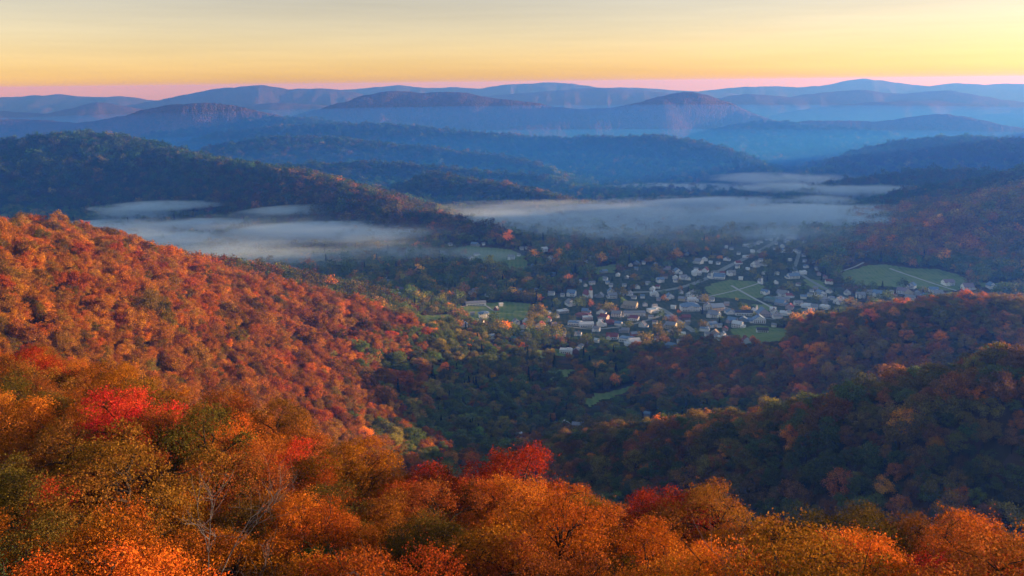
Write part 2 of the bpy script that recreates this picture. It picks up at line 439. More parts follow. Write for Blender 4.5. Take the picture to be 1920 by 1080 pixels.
for wd_, pts_, kind_ in ROADS:
    P_ = catmull(np.array(pts_, float), 4)
    ROAD_W.append((wd_, hit(P_[:, 0], P_[:, 1])[:, :2], kind_))

# houses: column, row of the base, width in pixels, roof, wall, form
HOUSES = """908 597 19 u w manor|893 574 36 g w long|886 592 7 g g -|929 583 8 g b -|940 575 4 w w -|885 488 11 g w -|894 480 9 g w -|958 487 13 g w L|972 481 6 g w -|979 469 7 g w -|988 468 6 g w -|1021 472 14 l w L|1030 491 14 g w L|1001 505 15 u g -|824 483 12 g w L|846 461 8 g w -|888 462 13 u g -|907 460 5 g w -|1043 465 4 g w -|1107 486 8 g w -|1100 493 5 g w -|1037 517 10 u g -|1073 521 7 l w -|910 526 4 g w -|836 547 6 g w -|823 545 5 g w -|890 549 11 p w L|881 552 7 p w -|852 554 8 p w -|912 557 7 g w -|973 548 9 u w -|1005 547 5 g w -|1033 554 12 g w L|1070 556 16 u w L|1107 559 17 r w church|1054 557 5 g w -|1072 574 17 g w L|1111 534 11 g w L|1087 530 5 u w -
1181 500 7 g w -|1206 496 5 g w -|1192 496 9 u g -|1192 507 7 u g -|1253 507 9 p g -|1272 514 15 u w L|1304 508 7 g w -|1307 517 17 l w L|1246 523 13 b t -|1265 524 9 l w -|1283 525 14 g w L|1292 526 7 g w -|1239 530 14 u w L|1268 530 9 g w -|1133 527 9 g w -|1158 519 8 l w -|1135 512 11 u g -|1146 552 13 u w -|1124 559 13 g g -|1150 560 15 g w -|1180 555 12 g w L|1165 555 6 g w -|1228 556 15 l w L|1257 561 15 u w L|1293 558 17 g w L|1277 565 13 g t -|1298 567 16 l w -|1180 579 26 t t -|1229 578 9 g w -|1231 587 24 l w flat|1295 584 34 u w manor|1058 588 20 l g flat|1096 588 12 u p -|1124 590 13 u w -|1090 596 26 r b flat|1155 595 18 g w -|1190 593 38 g w long|1030 591 8 u w -|1027 603 11 r w -|1011 616 16 r w -|1077 611 25 u w flat|1100 614 25 l w long|1103 601 17 l p flat|1130 600 16 r p -|1127 606 7 w w -|1143 609 13 r b -|1158 611 14 u w -|1188 602 16 r w -|1127 613 13 l w -|1117 622 13 g w L|1203 614 13 g w -|1172 625 14 g g -|1147 637 22 r w L|1173 642 27 u w flat|1192 648 23 l w -|1190 631 12 g b -|1117 643 9 l w -|1083 630 12 g w L|1040 627 8 g w -|1087 654 9 g w -|1060 664 22 l w flat|1080 664 15 g b -|1231 639 10 g w -|1256 617 19 g t -|1257 653 15 u u -|1275 645 9 g w -|1287 600 16 r b -|1257 599 15 u g flat|1276 613 11 g g -|1210 575 9 g w -|1205 560 8 u w -|1196 542 9 g w -|1215 535 8 g w -|1170 538 7 g w -|1222 545 9 l w -
1334 523 9 g w church|1348 524 20 u w -|1342 514 8 g w -|1321 511 11 r w -|1355 515 9 r w -|1373 517 15 g w L|1428 533 7 g w church|1413 501 14 g w L|1431 499 10 g w -|1425 491 7 g w -|1396 484 9 l w flat|1385 496 10 r w -|1360 489 9 g w -|1322 490 10 l w -|1307 495 14 g w -|1492 516 9 g w flat|1507 515 11 l w flat|1490 523 20 u w -|1555 533 12 r w L|1513 503 8 u w -|1532 507 7 g w -|1508 492 5 g w -|1525 493 6 g w -|1480 490 6 l w -|1432 552 14 u w L|1321 562 17 p p flat|1333 566 10 g w -|1465 557 20 g w L|1465 566 27 g t long|1442 566 21 v v flat|1480 559 12 r w -|1507 561 10 u w -|1517 557 8 g w -|1542 557 17 u w L|1552 550 9 g w -|1547 565 12 g g -|1347 583 25 u t -|1328 582 17 g w -|1335 596 21 g w L|1362 588 10 g w -|1395 592 30 d w long|1370 590 14 u w -|1418 590 10 l w church|1433 595 24 u p -|1393 604 13 u u -|1404 603 10 u w -|1424 607 23 u w -|1370 606 17 u p L|1453 590 12 g w L|1468 592 12 l w -|1457 598 13 g w -|1448 584 10 l w -|1460 573 17 u g -|1480 580 14 r p L|1498 573 15 g w L|1513 578 12 l w -|1527 580 12 g w -|1543 580 16 l w flat|1513 589 15 u g -|1380 615 18 l w -|1320 622 16 u w flat|1338 614 16 u w L|1350 615 8 g w -|1430 624 19 d w long|1400 645 17 r w -|1355 631 9 u w -|1347 636 10 g w -|1355 639 15 l w -|1327 631 8 g w -|1340 630 14 t p -|1372 639 9 g g -|1450 614 5 g w -
1422 431 9 l w flat|1482 450 15 l w flat|1452 441 5 w w -|1398 463 11 l w flat|1412 464 12 g w -|1427 456 8 g w -|1437 451 5 g w -|1472 455 9 g w -|1468 465 7 l w -|1470 474 10 u w -|1489 475 11 g w -|1507 456 5 g w -|1453 469 5 g w -|1425 474 6 g w -|1372 469 6 g w -|1362 466 4 w w -|1335 458 4 g w -|1265 469 5 g w -|1258 467 5 g w -|1287 472 4 w w -|1287 479 7 u g -|1420 459 6 g w -|1445 452 5 l w -|1460 450 5 w w -|1455 459 6 g w -|1440 466 6 g w -|1384 478 6 g w -|1410 474 7 l w -
1590 553 11 g w L|1614 559 15 g w L|1631 552 10 g w -|1644 556 16 u w L|1706 541 14 u w L|1690 551 18 p w -|1705 553 12 t t -|1705 563 16 g w L|1751 548 15 u w L|1760 555 15 g w -|1781 536 18 p w L|1817 544 17 p w -|1861 541 13 u w L|1723 554 9 g g -|1735 558 10 u g -|1671 551 5 g w -|1604 545 6 r p -|1888 546 9 p w -|1569 570 16 g w L|1582 568 12 l w -|1560 563 9 g w -|1548 571 9 g g -
644 529 9 g w L|637 547 8 u w -|660 548 7 l w -|673 544 6 u w -|693 548 12 p g L|710 534 8 g w L|730 532 10 g w L|723 522 6 g w -|722 553 7 l w -|750 547 11 p p -|749 556 6 l w -|826 527 6 g w -|871 614 11 u w L|895 606 5 g w -|902 606 6 g w -|923 636 11 u w -|968 608 13 g w L|983 606 9 l w -|981 617 12 r w -|962 640 9 v g -|978 628 6 g w -
1063 803 15 l w -|1079 804 14 g g -|1097 804 5 g w -|1115 804 5 g w -|973 823 9 l w -|1212 783 11 u g -"""
HS = []
for q in HOUSES.replace('\n', '|').split('|'):
    a_, b_, c_, d_, e_, f_ = q.split()
    HS.append([float(a_), float(b_), float(c_), d_, e_, f_])
g_ = np.random.default_rng(31)
while len(HS) < 298:                      # small houses filling the streets of the town
    a_, b_ = g_.uniform(1020, 1560), g_.uniform(470, 645)
    if inside(TOWN, np.array([a_]), np.array([b_]))[0] and not any(inside(f, np.array([a_]), np.array([b_]))[0] for f in FIELDS) and min(math.hypot(a_ - h[0], (b_ - h[1]) * 1.6) - h[2] * .5 for h in HS) > 6:
        HS.append([a_, b_, float(g_.uniform(6, 10) * (b_ - 250) / 330), g_.choice(list('ggggulwrp')), g_.choice(list('wwwwwgp')), '-'])
HXY = hit([h[0] for h in HS], [h[1] for h in HS])

# ------------------------------------------------------------------ fields, lawns and roads
def drape(name, poly, step, lift, mat):
    poly = np.asarray(poly)
    x0, y0 = poly.min(0) - step; x1, y1 = poly.max(0) + step
    nx, ny = int((x1 - x0) / step) + 2, int((y1 - y0) / step) + 2
    gx, gy = np.meshgrid(x0 + np.arange(nx) * step, y0 + np.arange(ny) * step)
    wob = 3 * step * fbm(gx / 22, gy / 22, 71, 2)
    ins = inside(poly, gx + wob, gy - wob)
    i, j = np.nonzero(ins[:-1, :-1] & ins[1:, :-1] & ins[:-1, 1:] & ins[1:, 1:])
    a = i * nx + j
    F = np.stack([a, a + 1, a + nx + 1, a + nx], -1)
    used = np.unique(F); remap = np.full(nx * ny, -1); remap[used] = np.arange(len(used))
    V = np.stack([gx.ravel()[used], gy.ravel()[used], ground(gx.ravel()[used], gy.ravel()[used]) + lift], -1)
    return mesh_obj(name, V, remap[F], mat, smooth=True)

def grass_mat(name, c0, c1, c2, sc):
    m, n, out = material(name)
    geo = node(n, 'ShaderNodeNewGeometry')
    nz = node(n, 'ShaderNodeTexNoise'); nz.inputs['Scale'].default_value = sc; nz.inputs['Detail'].default_value = 6; nz.inputs['Roughness'].default_value = 0.65
    n.links.new(geo.outputs['Position'], nz.inputs['Vector'])
    wv = node(n, 'ShaderNodeTexWave'); wv.inputs['Scale'].default_value = 0.04; wv.inputs['Distortion'].default_value = 3.0   # mowing passes
    n.links.new(geo.outputs['Position'], wv.inputs['Vector'])
    ad = node(n, 'ShaderNodeMath', operation='MULTIPLY_ADD'); ad.inputs[1].default_value = 0.14
    n.links.new(wv.outputs['Fac'], ad.inputs[0]); n.links.new(nz.outputs[0], ad.inputs[2])
    c = ramp(n, ad.outputs[0], [(0.36, c0), (0.56, c1), (0.78, c2)])
    b = node(n, 'ShaderNodeBsdfDiffuse'); n.links.new(c, b.inputs[0]); n.links.new(b.outputs[0], out.inputs[0])
    return m
M_FIELD = grass_mat('meadow_grass', (.10, .165, .05), (.17, .245, .075), (.23, .24, .09), 0.05)
M_LAWN = grass_mat('town_lawns', (.035, .055, .022), (.065, .085, .035), (.11, .11, .075), 0.08)
MEADOWS = ['high green meadow on the hill spur left of town', 'long green meadow round the columned white house', 'small green field left of the long meadow', 'field with two crossed pale paths in the middle of town',
 'narrow green strip below the crossed paths field', 'green at the lower edge of town with the long barn', 'large sloping green field right of town', 'curved green clearing in the woods below town', 'small clearing under the lower town',
 'little green plot by the white shed below town', 'green patch at the upper edge of town', 'tiny clearing at the foot of the lit hill', 'small lawn in the wooded hollow', 'small clearing on the shaded slope above the hollow', 'green between the road and the right fields', 'green field far right behind the ridge']
for f_, l_ in zip(FIELD_W, MEADOWS):
    tag(drape('meadow', f_, 3.0, 0.45, M_FIELD), l_, kind='structure')
tag(drape('lawns', TOWN_W, 5.0, 0.30, M_LAWN), 'grass and yards between the houses of the town', kind='structure')

def road_mat(name, c0, c1):
    m, n, out = material(name)
    geo = node(n, 'ShaderNodeNewGeometry')
    nz = node(n, 'ShaderNodeTexNoise'); nz.inputs['Scale'].default_value = 0.3
    n.links.new(geo.outputs['Position'], nz.inputs['Vector'])
    c = ramp(n, nz.outputs[0], [(0.35, c0), (0.65, c1)])
    b = node(n, 'ShaderNodeBsdfDiffuse'); n.links.new(c, b.inputs[0]); n.links.new(b.outputs[0], out.inputs[0])
    return m
M_ROAD = road_mat('worn_asphalt', (.22, .24, .22), (.30, .32, .30))
M_LANE = road_mat('pale_gravel', (.38, .38, .35), (.5, .49, .45))
ROADS_SAY = ['main street climbing through town towards the mist', 'road from the upper town down past the right fields', 'pale path across the town field to the small chapel', 'second pale path crossing the town field', 'pale lane down the large right field', 'short lane along the top of the right field',
 'road through the lower town centre', 'lane past the long white building on the meadow', 'short road below the right fields', 'street along the row of large buildings in mid town', 'street through the lower left houses of town']
for (wd_, P_, kind_), say_ in zip(ROAD_W, ROADS_SAY):
    seg = np.r_[0, np.cumsum(np.hypot(*np.diff(P_, axis=0).T))]
    t_ = np.arange(0, seg[-1], 4.0)
    cx, cy_ = np.interp(t_, seg, P_[:, 0]), np.interp(t_, seg, P_[:, 1])
    tx, ty = np.gradient(cx), np.gradient(cy_); l_ = np.hypot(tx, ty) + 1e-9
    V = []
    for k in range(5):
        o_ = (k / 4 - .5) * wd_
        x_, y_ = cx - ty / l_ * o_, cy_ + tx / l_ * o_
        V.append(np.stack([x_, y_, ground(x_, y_) + 0.75], -1))
    V = np.stack(V, 1).reshape(-1, 3)
    i_, j_ = np.meshgrid(np.arange(len(t_) - 1), np.arange(4), indexing='ij'); a_ = (i_ * 5 + j_).ravel()
    tag(mesh_obj('road' if kind_ != 'lane' else 'path', V, np.stack([a_, a_ + 1, a_ + 6, a_ + 5], -1), M_LANE if kind_ == 'lane' else M_ROAD), say_, kind='structure')

# ------------------------------------------------------------------ foliage
def leaf_material(name, trans=0.35):
    m, n, out = material(name)
    at = node(n, 'ShaderNodeAttribute', attribute_type='INSTANCER', attribute_name='tint')
    lv = node(n, 'ShaderNodeAttribute', attribute_type='GEOMETRY', attribute_name='lv')
    hs = node(n, 'ShaderNodeHueSaturation')
    mr = node(n, 'ShaderNodeMapRange'); mr.inputs['To Min'].default_value = 0.482; mr.inputs['To Max'].default_value = 0.518
    n.links.new(lv.outputs['Fac'], mr.inputs['Value'])
    mul = node(n, 'ShaderNodeMath', operation='MULTIPLY'); mul.inputs[1].default_value = 7.31
    fr = node(n, 'ShaderNodeMath', operation='FRACT')
    n.links.new(lv.outputs['Fac'], mul.inputs[0]); n.links.new(mul.outputs[0], fr.inputs[0])
    mv = node(n, 'ShaderNodeMapRange'); mv.inputs['To Min'].default_value = 0.42; mv.inputs['To Max'].default_value = 1.5
    n.links.new(fr.outputs[0], mv.inputs['Value'])
    n.links.new(mr.outputs[0], hs.inputs['Hue']); n.links.new(mv.outputs[0], hs.inputs['Value'])
    n.links.new(at.outputs['Color'], hs.inputs['Color'])
    d = node(n, 'ShaderNodeBsdfDiffuse'); t = node(n, 'ShaderNodeBsdfTranslucent'); mix = node(n, 'ShaderNodeMixShader')
    mix.inputs[0].default_value = trans
    n.links.new(hs.outputs[0], d.inputs[0]); n.links.new(hs.outputs[0], t.inputs[0])
    n.links.new(d.outputs[0], mix.inputs[1]); n.links.new(t.outputs[0], mix.inputs[2]); n.links.new(mix.outputs[0], out.inputs[0])
    return m
M_LEAF = leaf_material('autumn_leaves')
def bark_material(name, c0, c1):
    m, n, out = material(name)
    tc = node(n, 'ShaderNodeTexCoord'); mp = node(n, 'ShaderNodeMapping'); mp.inputs['Scale'].default_value = (6, 6, 1.2)
    nz = node(n, 'ShaderNodeTexNoise'); nz.inputs['Scale'].default_value = 3; nz.inputs['Detail'].default_value = 5
    n.links.new(tc.outputs['Object'], mp.inputs[0]); n.links.new(mp.outputs[0], nz.inputs['Vector'])
    c = ramp(n, nz.outputs[0], [(0.35, c0), (0.7, c1)])
    b = node(n, 'ShaderNodeBsdfDiffuse'); n.links.new(c, b.inputs[0]); n.links.new(b.outputs[0], out.inputs[0])
    return m
M_BARK = bark_material('dark_bark', (.025, .018, .013), (.075, .055, .04))
M_GREYBARK = bark_material('bleached_bark', (.07, .06, .055), (.17, .15, .14))

def unit(v):
    return v / (np.linalg.norm(v, axis=-1, keepdims=True) + 1e-9)

def leaf_cards(P, N, size, g):
    """pointed four-cornered leaves at P facing N: verts, quads"""
    n = len(P)
    t = unit(np.cross(N, g.normal(size=(n, 3)))); b = np.cross(N, t)
    s = size * g.uniform(0.65, 1.35, (n, 1))
    bend = N * s * 0.18
    V = np.stack([P - t * s * .62, P + b * s * .40 + bend, P + t * s * .62, P - b * s * .40 + bend], 1).reshape(-1, 3)
    F = np.arange(4 * n).reshape(n, 4)
    return V, F

def tubes(paths, sides=5):
    """tapered tubes along polylines [(pts (k,3), radii (k,))]"""
    VV, FF, o = [], [], 0
    for P, rad in paths:
        P = np.asarray(P, float); k = len(P)
        T = unit(np.gradient(P, axis=0))
        A = unit(np.cross(T, np.array([0.31, 0.2, 0.93]) + 0 * T)); B = np.cross(T, A)
        ang = np.arange(sides) * 2 * np.pi / sides
        V = P[:, None] + np.asarray(rad)[:, None, None] * (np.cos(ang)[None, :, None] * A[:, None] + np.sin(ang)[None, :, None] * B[:, None])
        i, j = np.meshgrid(np.arange(k - 1), np.arange(sides), indexing='ij')
        a = i * sides + j; b = i * sides + (j + 1) % sides
        FF.append(o + np.stack([a, b, b + sides, a + sides], -1).reshape(-1, 4)); VV.append(V.reshape(-1, 3)); o += k * sides
    return np.concatenate(VV), np.concatenate(FF)

def bend_path(p0, p1, g, k=5, wob=0.08):
    t = np.linspace(0, 1, k)[:, None]
    L = np.linalg.norm(np.subtract(p1, p0))
    P = np.asarray(p0) * (1 - t) + np.asarray(p1) * t
    P[1:-1] += g.normal(size=(k - 2, 3)) * wob * L
    P[1:-1, 2] += 0.06 * L
    return P

def broadleaf(seed, height, rx, rz, nlobe, sprigs, per, leaf, limbs=8):
    """a broadleaved tree: (trunk verts, faces), (leaf verts, faces, leaf value)"""
    g = np.random.default_rng(seed)
    cz = height - rz
    # lobes on a lumpy shell
    L = []
    for k in range(nlobe):
        z = 1 - 1.75 * (k + 0.5) / nlobe + g.normal() * 0.06
        z = np.clip(z, -0.85, 1.0); a = k * 2.39996 + g.normal() * 0.35
        q = math.sqrt(max(0, 1 - z * z)); rr_ = g.uniform(0.55, 1.0)
        rr_ = g.uniform(0.45, 1.25)
        L.append((rx * q * math.cos(a) * rr_, rx * q * math.sin(a) * rr_, cz + rz * 0.86 * z * g.uniform(0.75, 1.2), rx * g.uniform(0.20, 0.42)))
    L = np.array(L)
    # branches
    paths = []
    top = np.array([g.normal() * .2, g.normal() * .2, cz + rz * 0.35])
    tr = 0.020 * height + 0.04
    trunk = bend_path((0, 0, -1.0), top, g, 7, 0.02)
    paths.append((trunk, np.linspace(tr, tr * 0.28, 7)))
    for k, l in enumerate(L):
        t = np.clip((l[2] - 0.35 * np.hypot(l[0], l[1])) / top[2], 0.28, 0.97) * 0.92
        s = trunk[0] * 0
        fi = t * 6; i = int(fi); s = trunk[i] * (1 - fi + i) + trunk[min(i + 1, 6)] * (fi - i)
        P = bend_path(s, l[:3], g, 5, 0.06)
        paths.append((P, np.linspace(tr * 0.42, tr * 0.07, 5)))
        for _ in range(3):
            e = l[:3] + g.normal(size=3) * l[3] * 0.75
            paths.append((bend_path(P[int(g.integers(2, 5))], e, g, 4, 0.08), np.linspace(tr * 0.13, tr * 0.035, 4)))
    TV = tubes(paths, 5)
    # sprigs of leaves
    pick = g.choice(nlobe, sprigs, p=(L[:, 3] ** 2) / (L[:, 3] ** 2).sum())
    d = unit(g.normal(size=(sprigs, 3))); d[:, 2] = np.abs(d[:, 2]) * np.where(g.random(sprigs) < 0.72, 1, -1)
    rad = L[pick, 3:4] * (g.uniform(0.2, 1.0, (sprigs, 1)) ** 0.45) * np.where(g.random((sprigs, 1)) < .08, g.uniform(1.25, 1.75, (sprigs, 1)), g.uniform(0.8, 1.2, (sprigs, 1)))
    C = L[pick, :3] + d * rad * np.array([1.1, 1.1, 0.8])
    P = np.repeat(C, per, 0) + g.normal(size=(sprigs * per, 3)) * leaf * np.array([1.25, 1.25, 0.85])
    out = unit(P - np.array([0, 0, cz - rz * 0.6]))
    N = unit(out * 0.45 + np.array([0, 0, 0.30]) + g.normal(size=P.shape) * 0.70)
    V, F = leaf_cards(P, N, leaf, g)
    lobev = g.random(nlobe)[pick]
    val = np.clip(0.45 * np.repeat(lobev, per) + 0.25 * np.repeat(g.random(sprigs), per) + 0.3 * g.random(sprigs * per), 0, 1)
    return TV, (V, F, np.repeat(val, 4))

def conifer(seed, height, rx, n, leaf):
    g = np.random.default_rng(seed)
    TV = tubes([(np.array([(0, 0, -0.5), (0, 0, height * .5), (0, 0, height * .98)]), np.array([.22, .14, .03]))], 5)
    t = g.random(n) ** 0.7
    z = height * (0.08 + 0.92 * (1 - t)); rmax = rx * t * (0.72 + 0.28 * np.sin(z * 4.2))
    a = g.random(n) * 2 * np.pi; r = rmax * g.uniform(.55, 1.05, n)
    P = np.stack([r * np.cos(a), r * np.sin(a), z - r * .25], -1)
    N = unit(np.stack([np.cos(a), np.sin(a), 0.8 + 0 * a], -1) + g.normal(size=(n, 3)) * .5)
    V, F = leaf_cards(P, N, leaf, g)
    return TV, (V, F, np.repeat(g.random(n), 4))

def leaf_mesh(name, V, F, val):
    o = mesh_obj(name, V, F, M_LEAF)
    a = o.data.attributes.new('lv', 'FLOAT', 'POINT'); a.data.foreach_set('value', val.astype(np.float32))
    return o

# kinds of tree as one unit-sized set; near ones are leafy, distant ones are clumps
NEAR = [broadleaf(100 + k, 9.5, 3.6, h_, nl, 4300, 6, 0.088) for k, (h_, nl) in enumerate([(3.6, 24), (3.1, 20), (4.0, 28), (3.3, 21), (3.7, 26), (3.0, 22)])]
MID = [broadleaf(200 + k, 11.0, 4.4, h_, nl, 900, 4, 0.36) for k, (h_, nl) in enumerate([(4.3, 17), (3.6, 13), (5.0, 20), (4.0, 14), (4.7, 18), (3.3, 12)])]
FAR = [broadleaf(300 + k, 11.0, 4.6, h_, nl, 90, 4, 0.95) for k, (h_, nl) in enumerate([(4.4, 9), (4.0, 8), (4.8, 10), (3.9, 8)])]
CONI = [conifer(400 + k, 12.0, 2.6, 420, 0.75) for k in range(2)]

PAL = {
 'orange': (.43, .148, .014), 'golden': (.34, .165, .018), 'red': (.40, .040, .018), 'russet': (.20, .078, .018),
 'olive': (.125, .098, .016), 'green': (.044, .074, .016), 'brown': (.12, .062, .022), 'dark green': (.024, .040, .018), 'rusty red': (.40, .090, .014),
}
ZONES = {  # share of each colour by place
 'front': dict(orange=.40, golden=.06, red=.05, russet=.09, olive=.13, green=.14, **{'rusty red': .13}),
 'left hill': dict(orange=.50, **{'rusty red': .05}, russet=.09, golden=.10, olive=.16, green=.10),
 'near right ridge': dict(orange=.06, russet=.20, olive=.24, green=.28, brown=.22),
 'far right ridge': dict(orange=.14, golden=.07, russet=.17, olive=.28, green=.16, brown=.18),
 'valley': dict(orange=.035, golden=.035, russet=.045, olive=.27, green=.38, brown=.065, **{'dark green': .17}),
 'hills': dict(orange=.03, russet=.12, olive=.28, green=.32, brown=.25),
}
ZN = list(ZONES)
def zone_of(x, y, r, g):
    px, py, _ = project(x, y, g)
    z = np.full(x.shape, 4)
    z[(r < 260)] = 0
    edge = g - 62 - 26 * noise2(x / 70, y / 70, 91) - 14 * noise2(x / 9, y / 9, 92)
    z[(r >= 260) & (x < -20) & (r < 1150) & ((edge > 0) | (x < -290))] = 1
    z[(r >= 200) & (x > 0) & (r < 760) & (g > 18)] = 2
    z[(r >= 700) & (x > 60) & (r < 1120) & (g > 14) & (py < 760) & (y < 1010)] = 3
    z[(r >= 1150) & (g > 22)] = 5
    z[(r >= 1350) & (r < 2250) & (x > 520) & (g > 14)] = 3
    return z

def scatter():
    """every tree position within view, with zone, size and colour"""
    out = []
    for r0, r1, sp, seed in [(30, 62, 3.5, 1), (62, 160, 4.3, 6), (160, 700, 5.6, 2), (700, 1500, 6.4, 3), (1500, 2700, 8.6, 4), (2700, 5200, 10.5, 5)]:
        g = np.random.default_rng(900 + seed)
        nx = int(2 * r1 * (1.0 if r1 < 200 else 0.66) / sp); ny = int(r1 / sp) + 1
        gx, gy = np.meshgrid(np.arange(nx) - nx / 2, np.arange(ny))
        x = (gx + g.uniform(-.42, .42, gx.shape)).ravel() * sp; y = (gy + g.uniform(-.42, .42, gy.shape)).ravel() * sp
        r = np.hypot(x, y); a = np.degrees(np.arctan2(x, y))
        m = (r >= r0) & (r < r1) & (a > -33.5) & (a < (75 if r1 < 200 else 33.5))
        x, y, r = x[m], y[m], r[m]
        out.append(np.stack([x, y, r, np.full(len(x), sp)], -1))
    T = np.concatenate(out)
    x, y, r, sp = T.T
    g = np.random.default_rng(77)
    gz = ground(x, y)
    keep = np.ones(len(x), bool)
    for f in FIELD_W:
        keep &= ~inside(f, x, y)
        keep &= ~((inside(f, x + x / r * 28, y + y / r * 28) | inside(f, x + x / r * 56, y + y / r * 56)) & (g.random(len(x)) < .85))
    town = inside(TOWN_W, x, y)
    keep &= ~town | (g.random(len(x)) < 0.12 + 0.33 * (noise2(x / 45, y / 45, 5) > 0.25))
    for wd, P, kind in ROAD_W:
        d = np.full(len(x), 1e9)
        for k in range(len(P) - 1):
            e = P[k + 1] - P[k]; t = np.clip(((x - P[k, 0]) * e[0] + (y - P[k, 1]) * e[1]) / (e @ e + 1e-9), 0, 1)
            d = np.minimum(d, np.hypot(x - P[k, 0] - t * e[0], y - P[k, 1] - t * e[1]))
        keep &= d > wd / 2 + 5
    # houses: keep them clear, and a lane of sight towards the viewpoint
    for h, p in zip(HS, HXY):
        dist = np.hypot(p[0], p[1]); wm = h[2] / F_PX * dist
        ux, uy = p[0] / dist, p[1] / dist
        dx, dy = x - p[0], y - p[1]
        al = dx * ux + dy * uy; ac = np.abs(-dx * uy + dy * ux)
        keep &= ~((al > -72) & (al < wm * .5 + 7) & (ac < wm * .5 + 1.0 + 4 * (al > -12)) & ((al > -18) | (g.random(len(x)) < .8)))
    x, y, r, sp, gz = x[keep], y[keep], r[keep], sp[keep], gz[keep]
    # visible from the viewpoint (with some slack)?
    slope = (H - CAM_Z) / rr[:, None]
    run = np.maximum.accumulate(slope, 0)
    fi = np.clip((np.log(r) - math.log(R0)) / (math.log(R1) - math.log(R0)) * (NR - 1), 0, NR - 1).astype(int)
    fj = np.clip(np.interp(np.degrees(np.arctan2(x, y)), az, np.arange(NA)) + .5, 0, NA - 1).astype(int)
    vis = (gz + 26 - CAM_Z) / r > run[np.maximum(fi - 2, 0), fj]
    x, y, r, sp, gz = x[vis], y[vis], r[vis], sp[vis], gz[vis]
    z = zone_of(x, y, r, gz)
    nz = np.clip(0.5 + 0.5 * fbm(x / 60, y / 60, 51, 3) * 1.6, 0, 0.999)
    u = np.where(g.random(len(x)) < 0.45, nz, g.random(len(x)))
    col = np.zeros((len(x), 3)); name = np.empty(len(x), object)
    for k, zn in enumerate(ZN):
        m = z == k
        names = list(ZONES[zn]); cum = np.cumsum([ZONES[zn][q] for q in names]); cum /= cum[-1]
        idx = np.searchsorted(cum, u[m], side='right').clip(0, len(names) - 1)
        col[m] = np.array([PAL[q] for q in names])[idx]
        name[m] = np.array(names, object)[idx]
    mean = np.array([(.43, .125, .013), (.38, .128, .013), (.10, .07, .02), (.17, .085, .018), (.07, .065, .018), (.08, .07, .018)])[z]
    col = col * .70 + mean * .30
    warm = col[:, 0] > 1.9 * col[:, 1]
    col[(z == 0) & warm] *= np.array([1.04, .87, .95])
    col[(z == 0) & ~warm] *= np.array([.80, .92, 1])
    col[z == 1] *= np.array([1, 1.10, .9])
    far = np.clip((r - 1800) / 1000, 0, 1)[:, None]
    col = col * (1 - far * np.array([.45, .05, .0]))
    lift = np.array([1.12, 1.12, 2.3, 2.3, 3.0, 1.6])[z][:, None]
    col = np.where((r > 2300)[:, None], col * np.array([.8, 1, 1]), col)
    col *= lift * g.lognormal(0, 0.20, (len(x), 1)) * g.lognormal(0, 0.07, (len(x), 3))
    s = sp / 6.6 * np.clip(g.lognormal(-0.04, 0.30, len(x)), .5, 1.75)
    s = np.where(z == 4, s * 0.92, s)
    return dict(x=x, y=y, r=r, g=gz, zone=z, tint=col, name=name, s=s, town=inside(TOWN_W, x, y), rot=g.random(len(x)) * 6.283, u=g.random(len(x)), pick=g.integers(0, 1000, len(x)))
TR = scatter()
print('trees', len(TR['x']), {ZN[k]: int((TR['zone'] == k).sum()) for k in range(6)})

def ordinal(k):
    small = 'first second third fourth fifth sixth seventh eighth ninth tenth eleventh twelfth thirteenth fourteenth fifteenth sixteenth seventeenth eighteenth nineteenth'.split()
    tens = ['', '', 'twent', 'thirt', 'fort', 'fift', 'sixt', 'sevent', 'eight', 'ninet']
    if k < 20:
        return small[k - 1]
    t, u = divmod(k, 10)
    return tens[t] + ('ieth' if u == 0 else 'y-' + small[u - 1])


# ------------------------------------------------------------------ houses
def paint(name, c, rough=0.8, var=0.12, sc=0.7):
    m, n, out = material(name)
    tc = node(n, 'ShaderNodeTexCoord'); nz = node(n, 'ShaderNodeTexNoise'); nz.inputs['Scale'].default_value = sc; nz.inputs['Detail'].default_value = 5
    n.links.new(tc.outputs['Object'], nz.inputs['Vector'])
    col = ramp(n, nz.outputs[0], [(0.3, tuple(v * (1 - var) for v in c)), (0.7, tuple(min(v * (1 + var), .9) for v in c))])
    b = node(n, 'ShaderNodeBsdfPrincipled'); b.inputs['Roughness'].default_value = rough; b.inputs['Specular IOR Level'].default_value = 0.25
    n.links.new(col, b.inputs['Base Color']); n.links.new(b.outputs[0], out.inputs[0])
    return m
ROOFC = {'g': ('grey', (.27, .28, .31)), 'u': ('blue-grey', (.16, .25, .38)), 'l': ('pale metal', (.64, .67, .70)), 'r': ('dark red', (.24, .065, .055)), 'b': ('brown', (.12, .08, .06)), 'p': ('mauve-grey', (.26, .20, .24)),
         'w': ('white', (.70, .70, .68)), 't': ('tan', (.36, .30, .21)), 'v': ('green', (.10, .20, .17)), 'd': ('dark slate', (.07, .065, .075))}
WALLC = {'w': ('white', (.90, .90, .89)), 'g': ('grey', (.36, .37, .38)), 't': ('cream', (.60, .53, .40)), 'b': ('brick', (.28, .13, .10)), 'p': ('pinkish', (.52, .42, .42)), 'u': ('blue', (.25, .33, .45)), 'v': ('green', (.22, .32, .28))}
M_ROOF = {k: paint(f'{v[0]} roofing', v[1], .65, .18, .9) for k, v in ROOFC.items()}
M_WALL = {k: paint(f'{v[0]} siding', v[1], .8, .08, .5) for k, v in WALLC.items()}
M_GLASS = paint('dark window glass', (.03, .035, .045), .2, .2)
M_BRICK = paint('chimney brick', (.22, .10, .08), .9, .2, 3)
M_TRIM = paint('white trim', (.78, .78, .76), .6, .05)

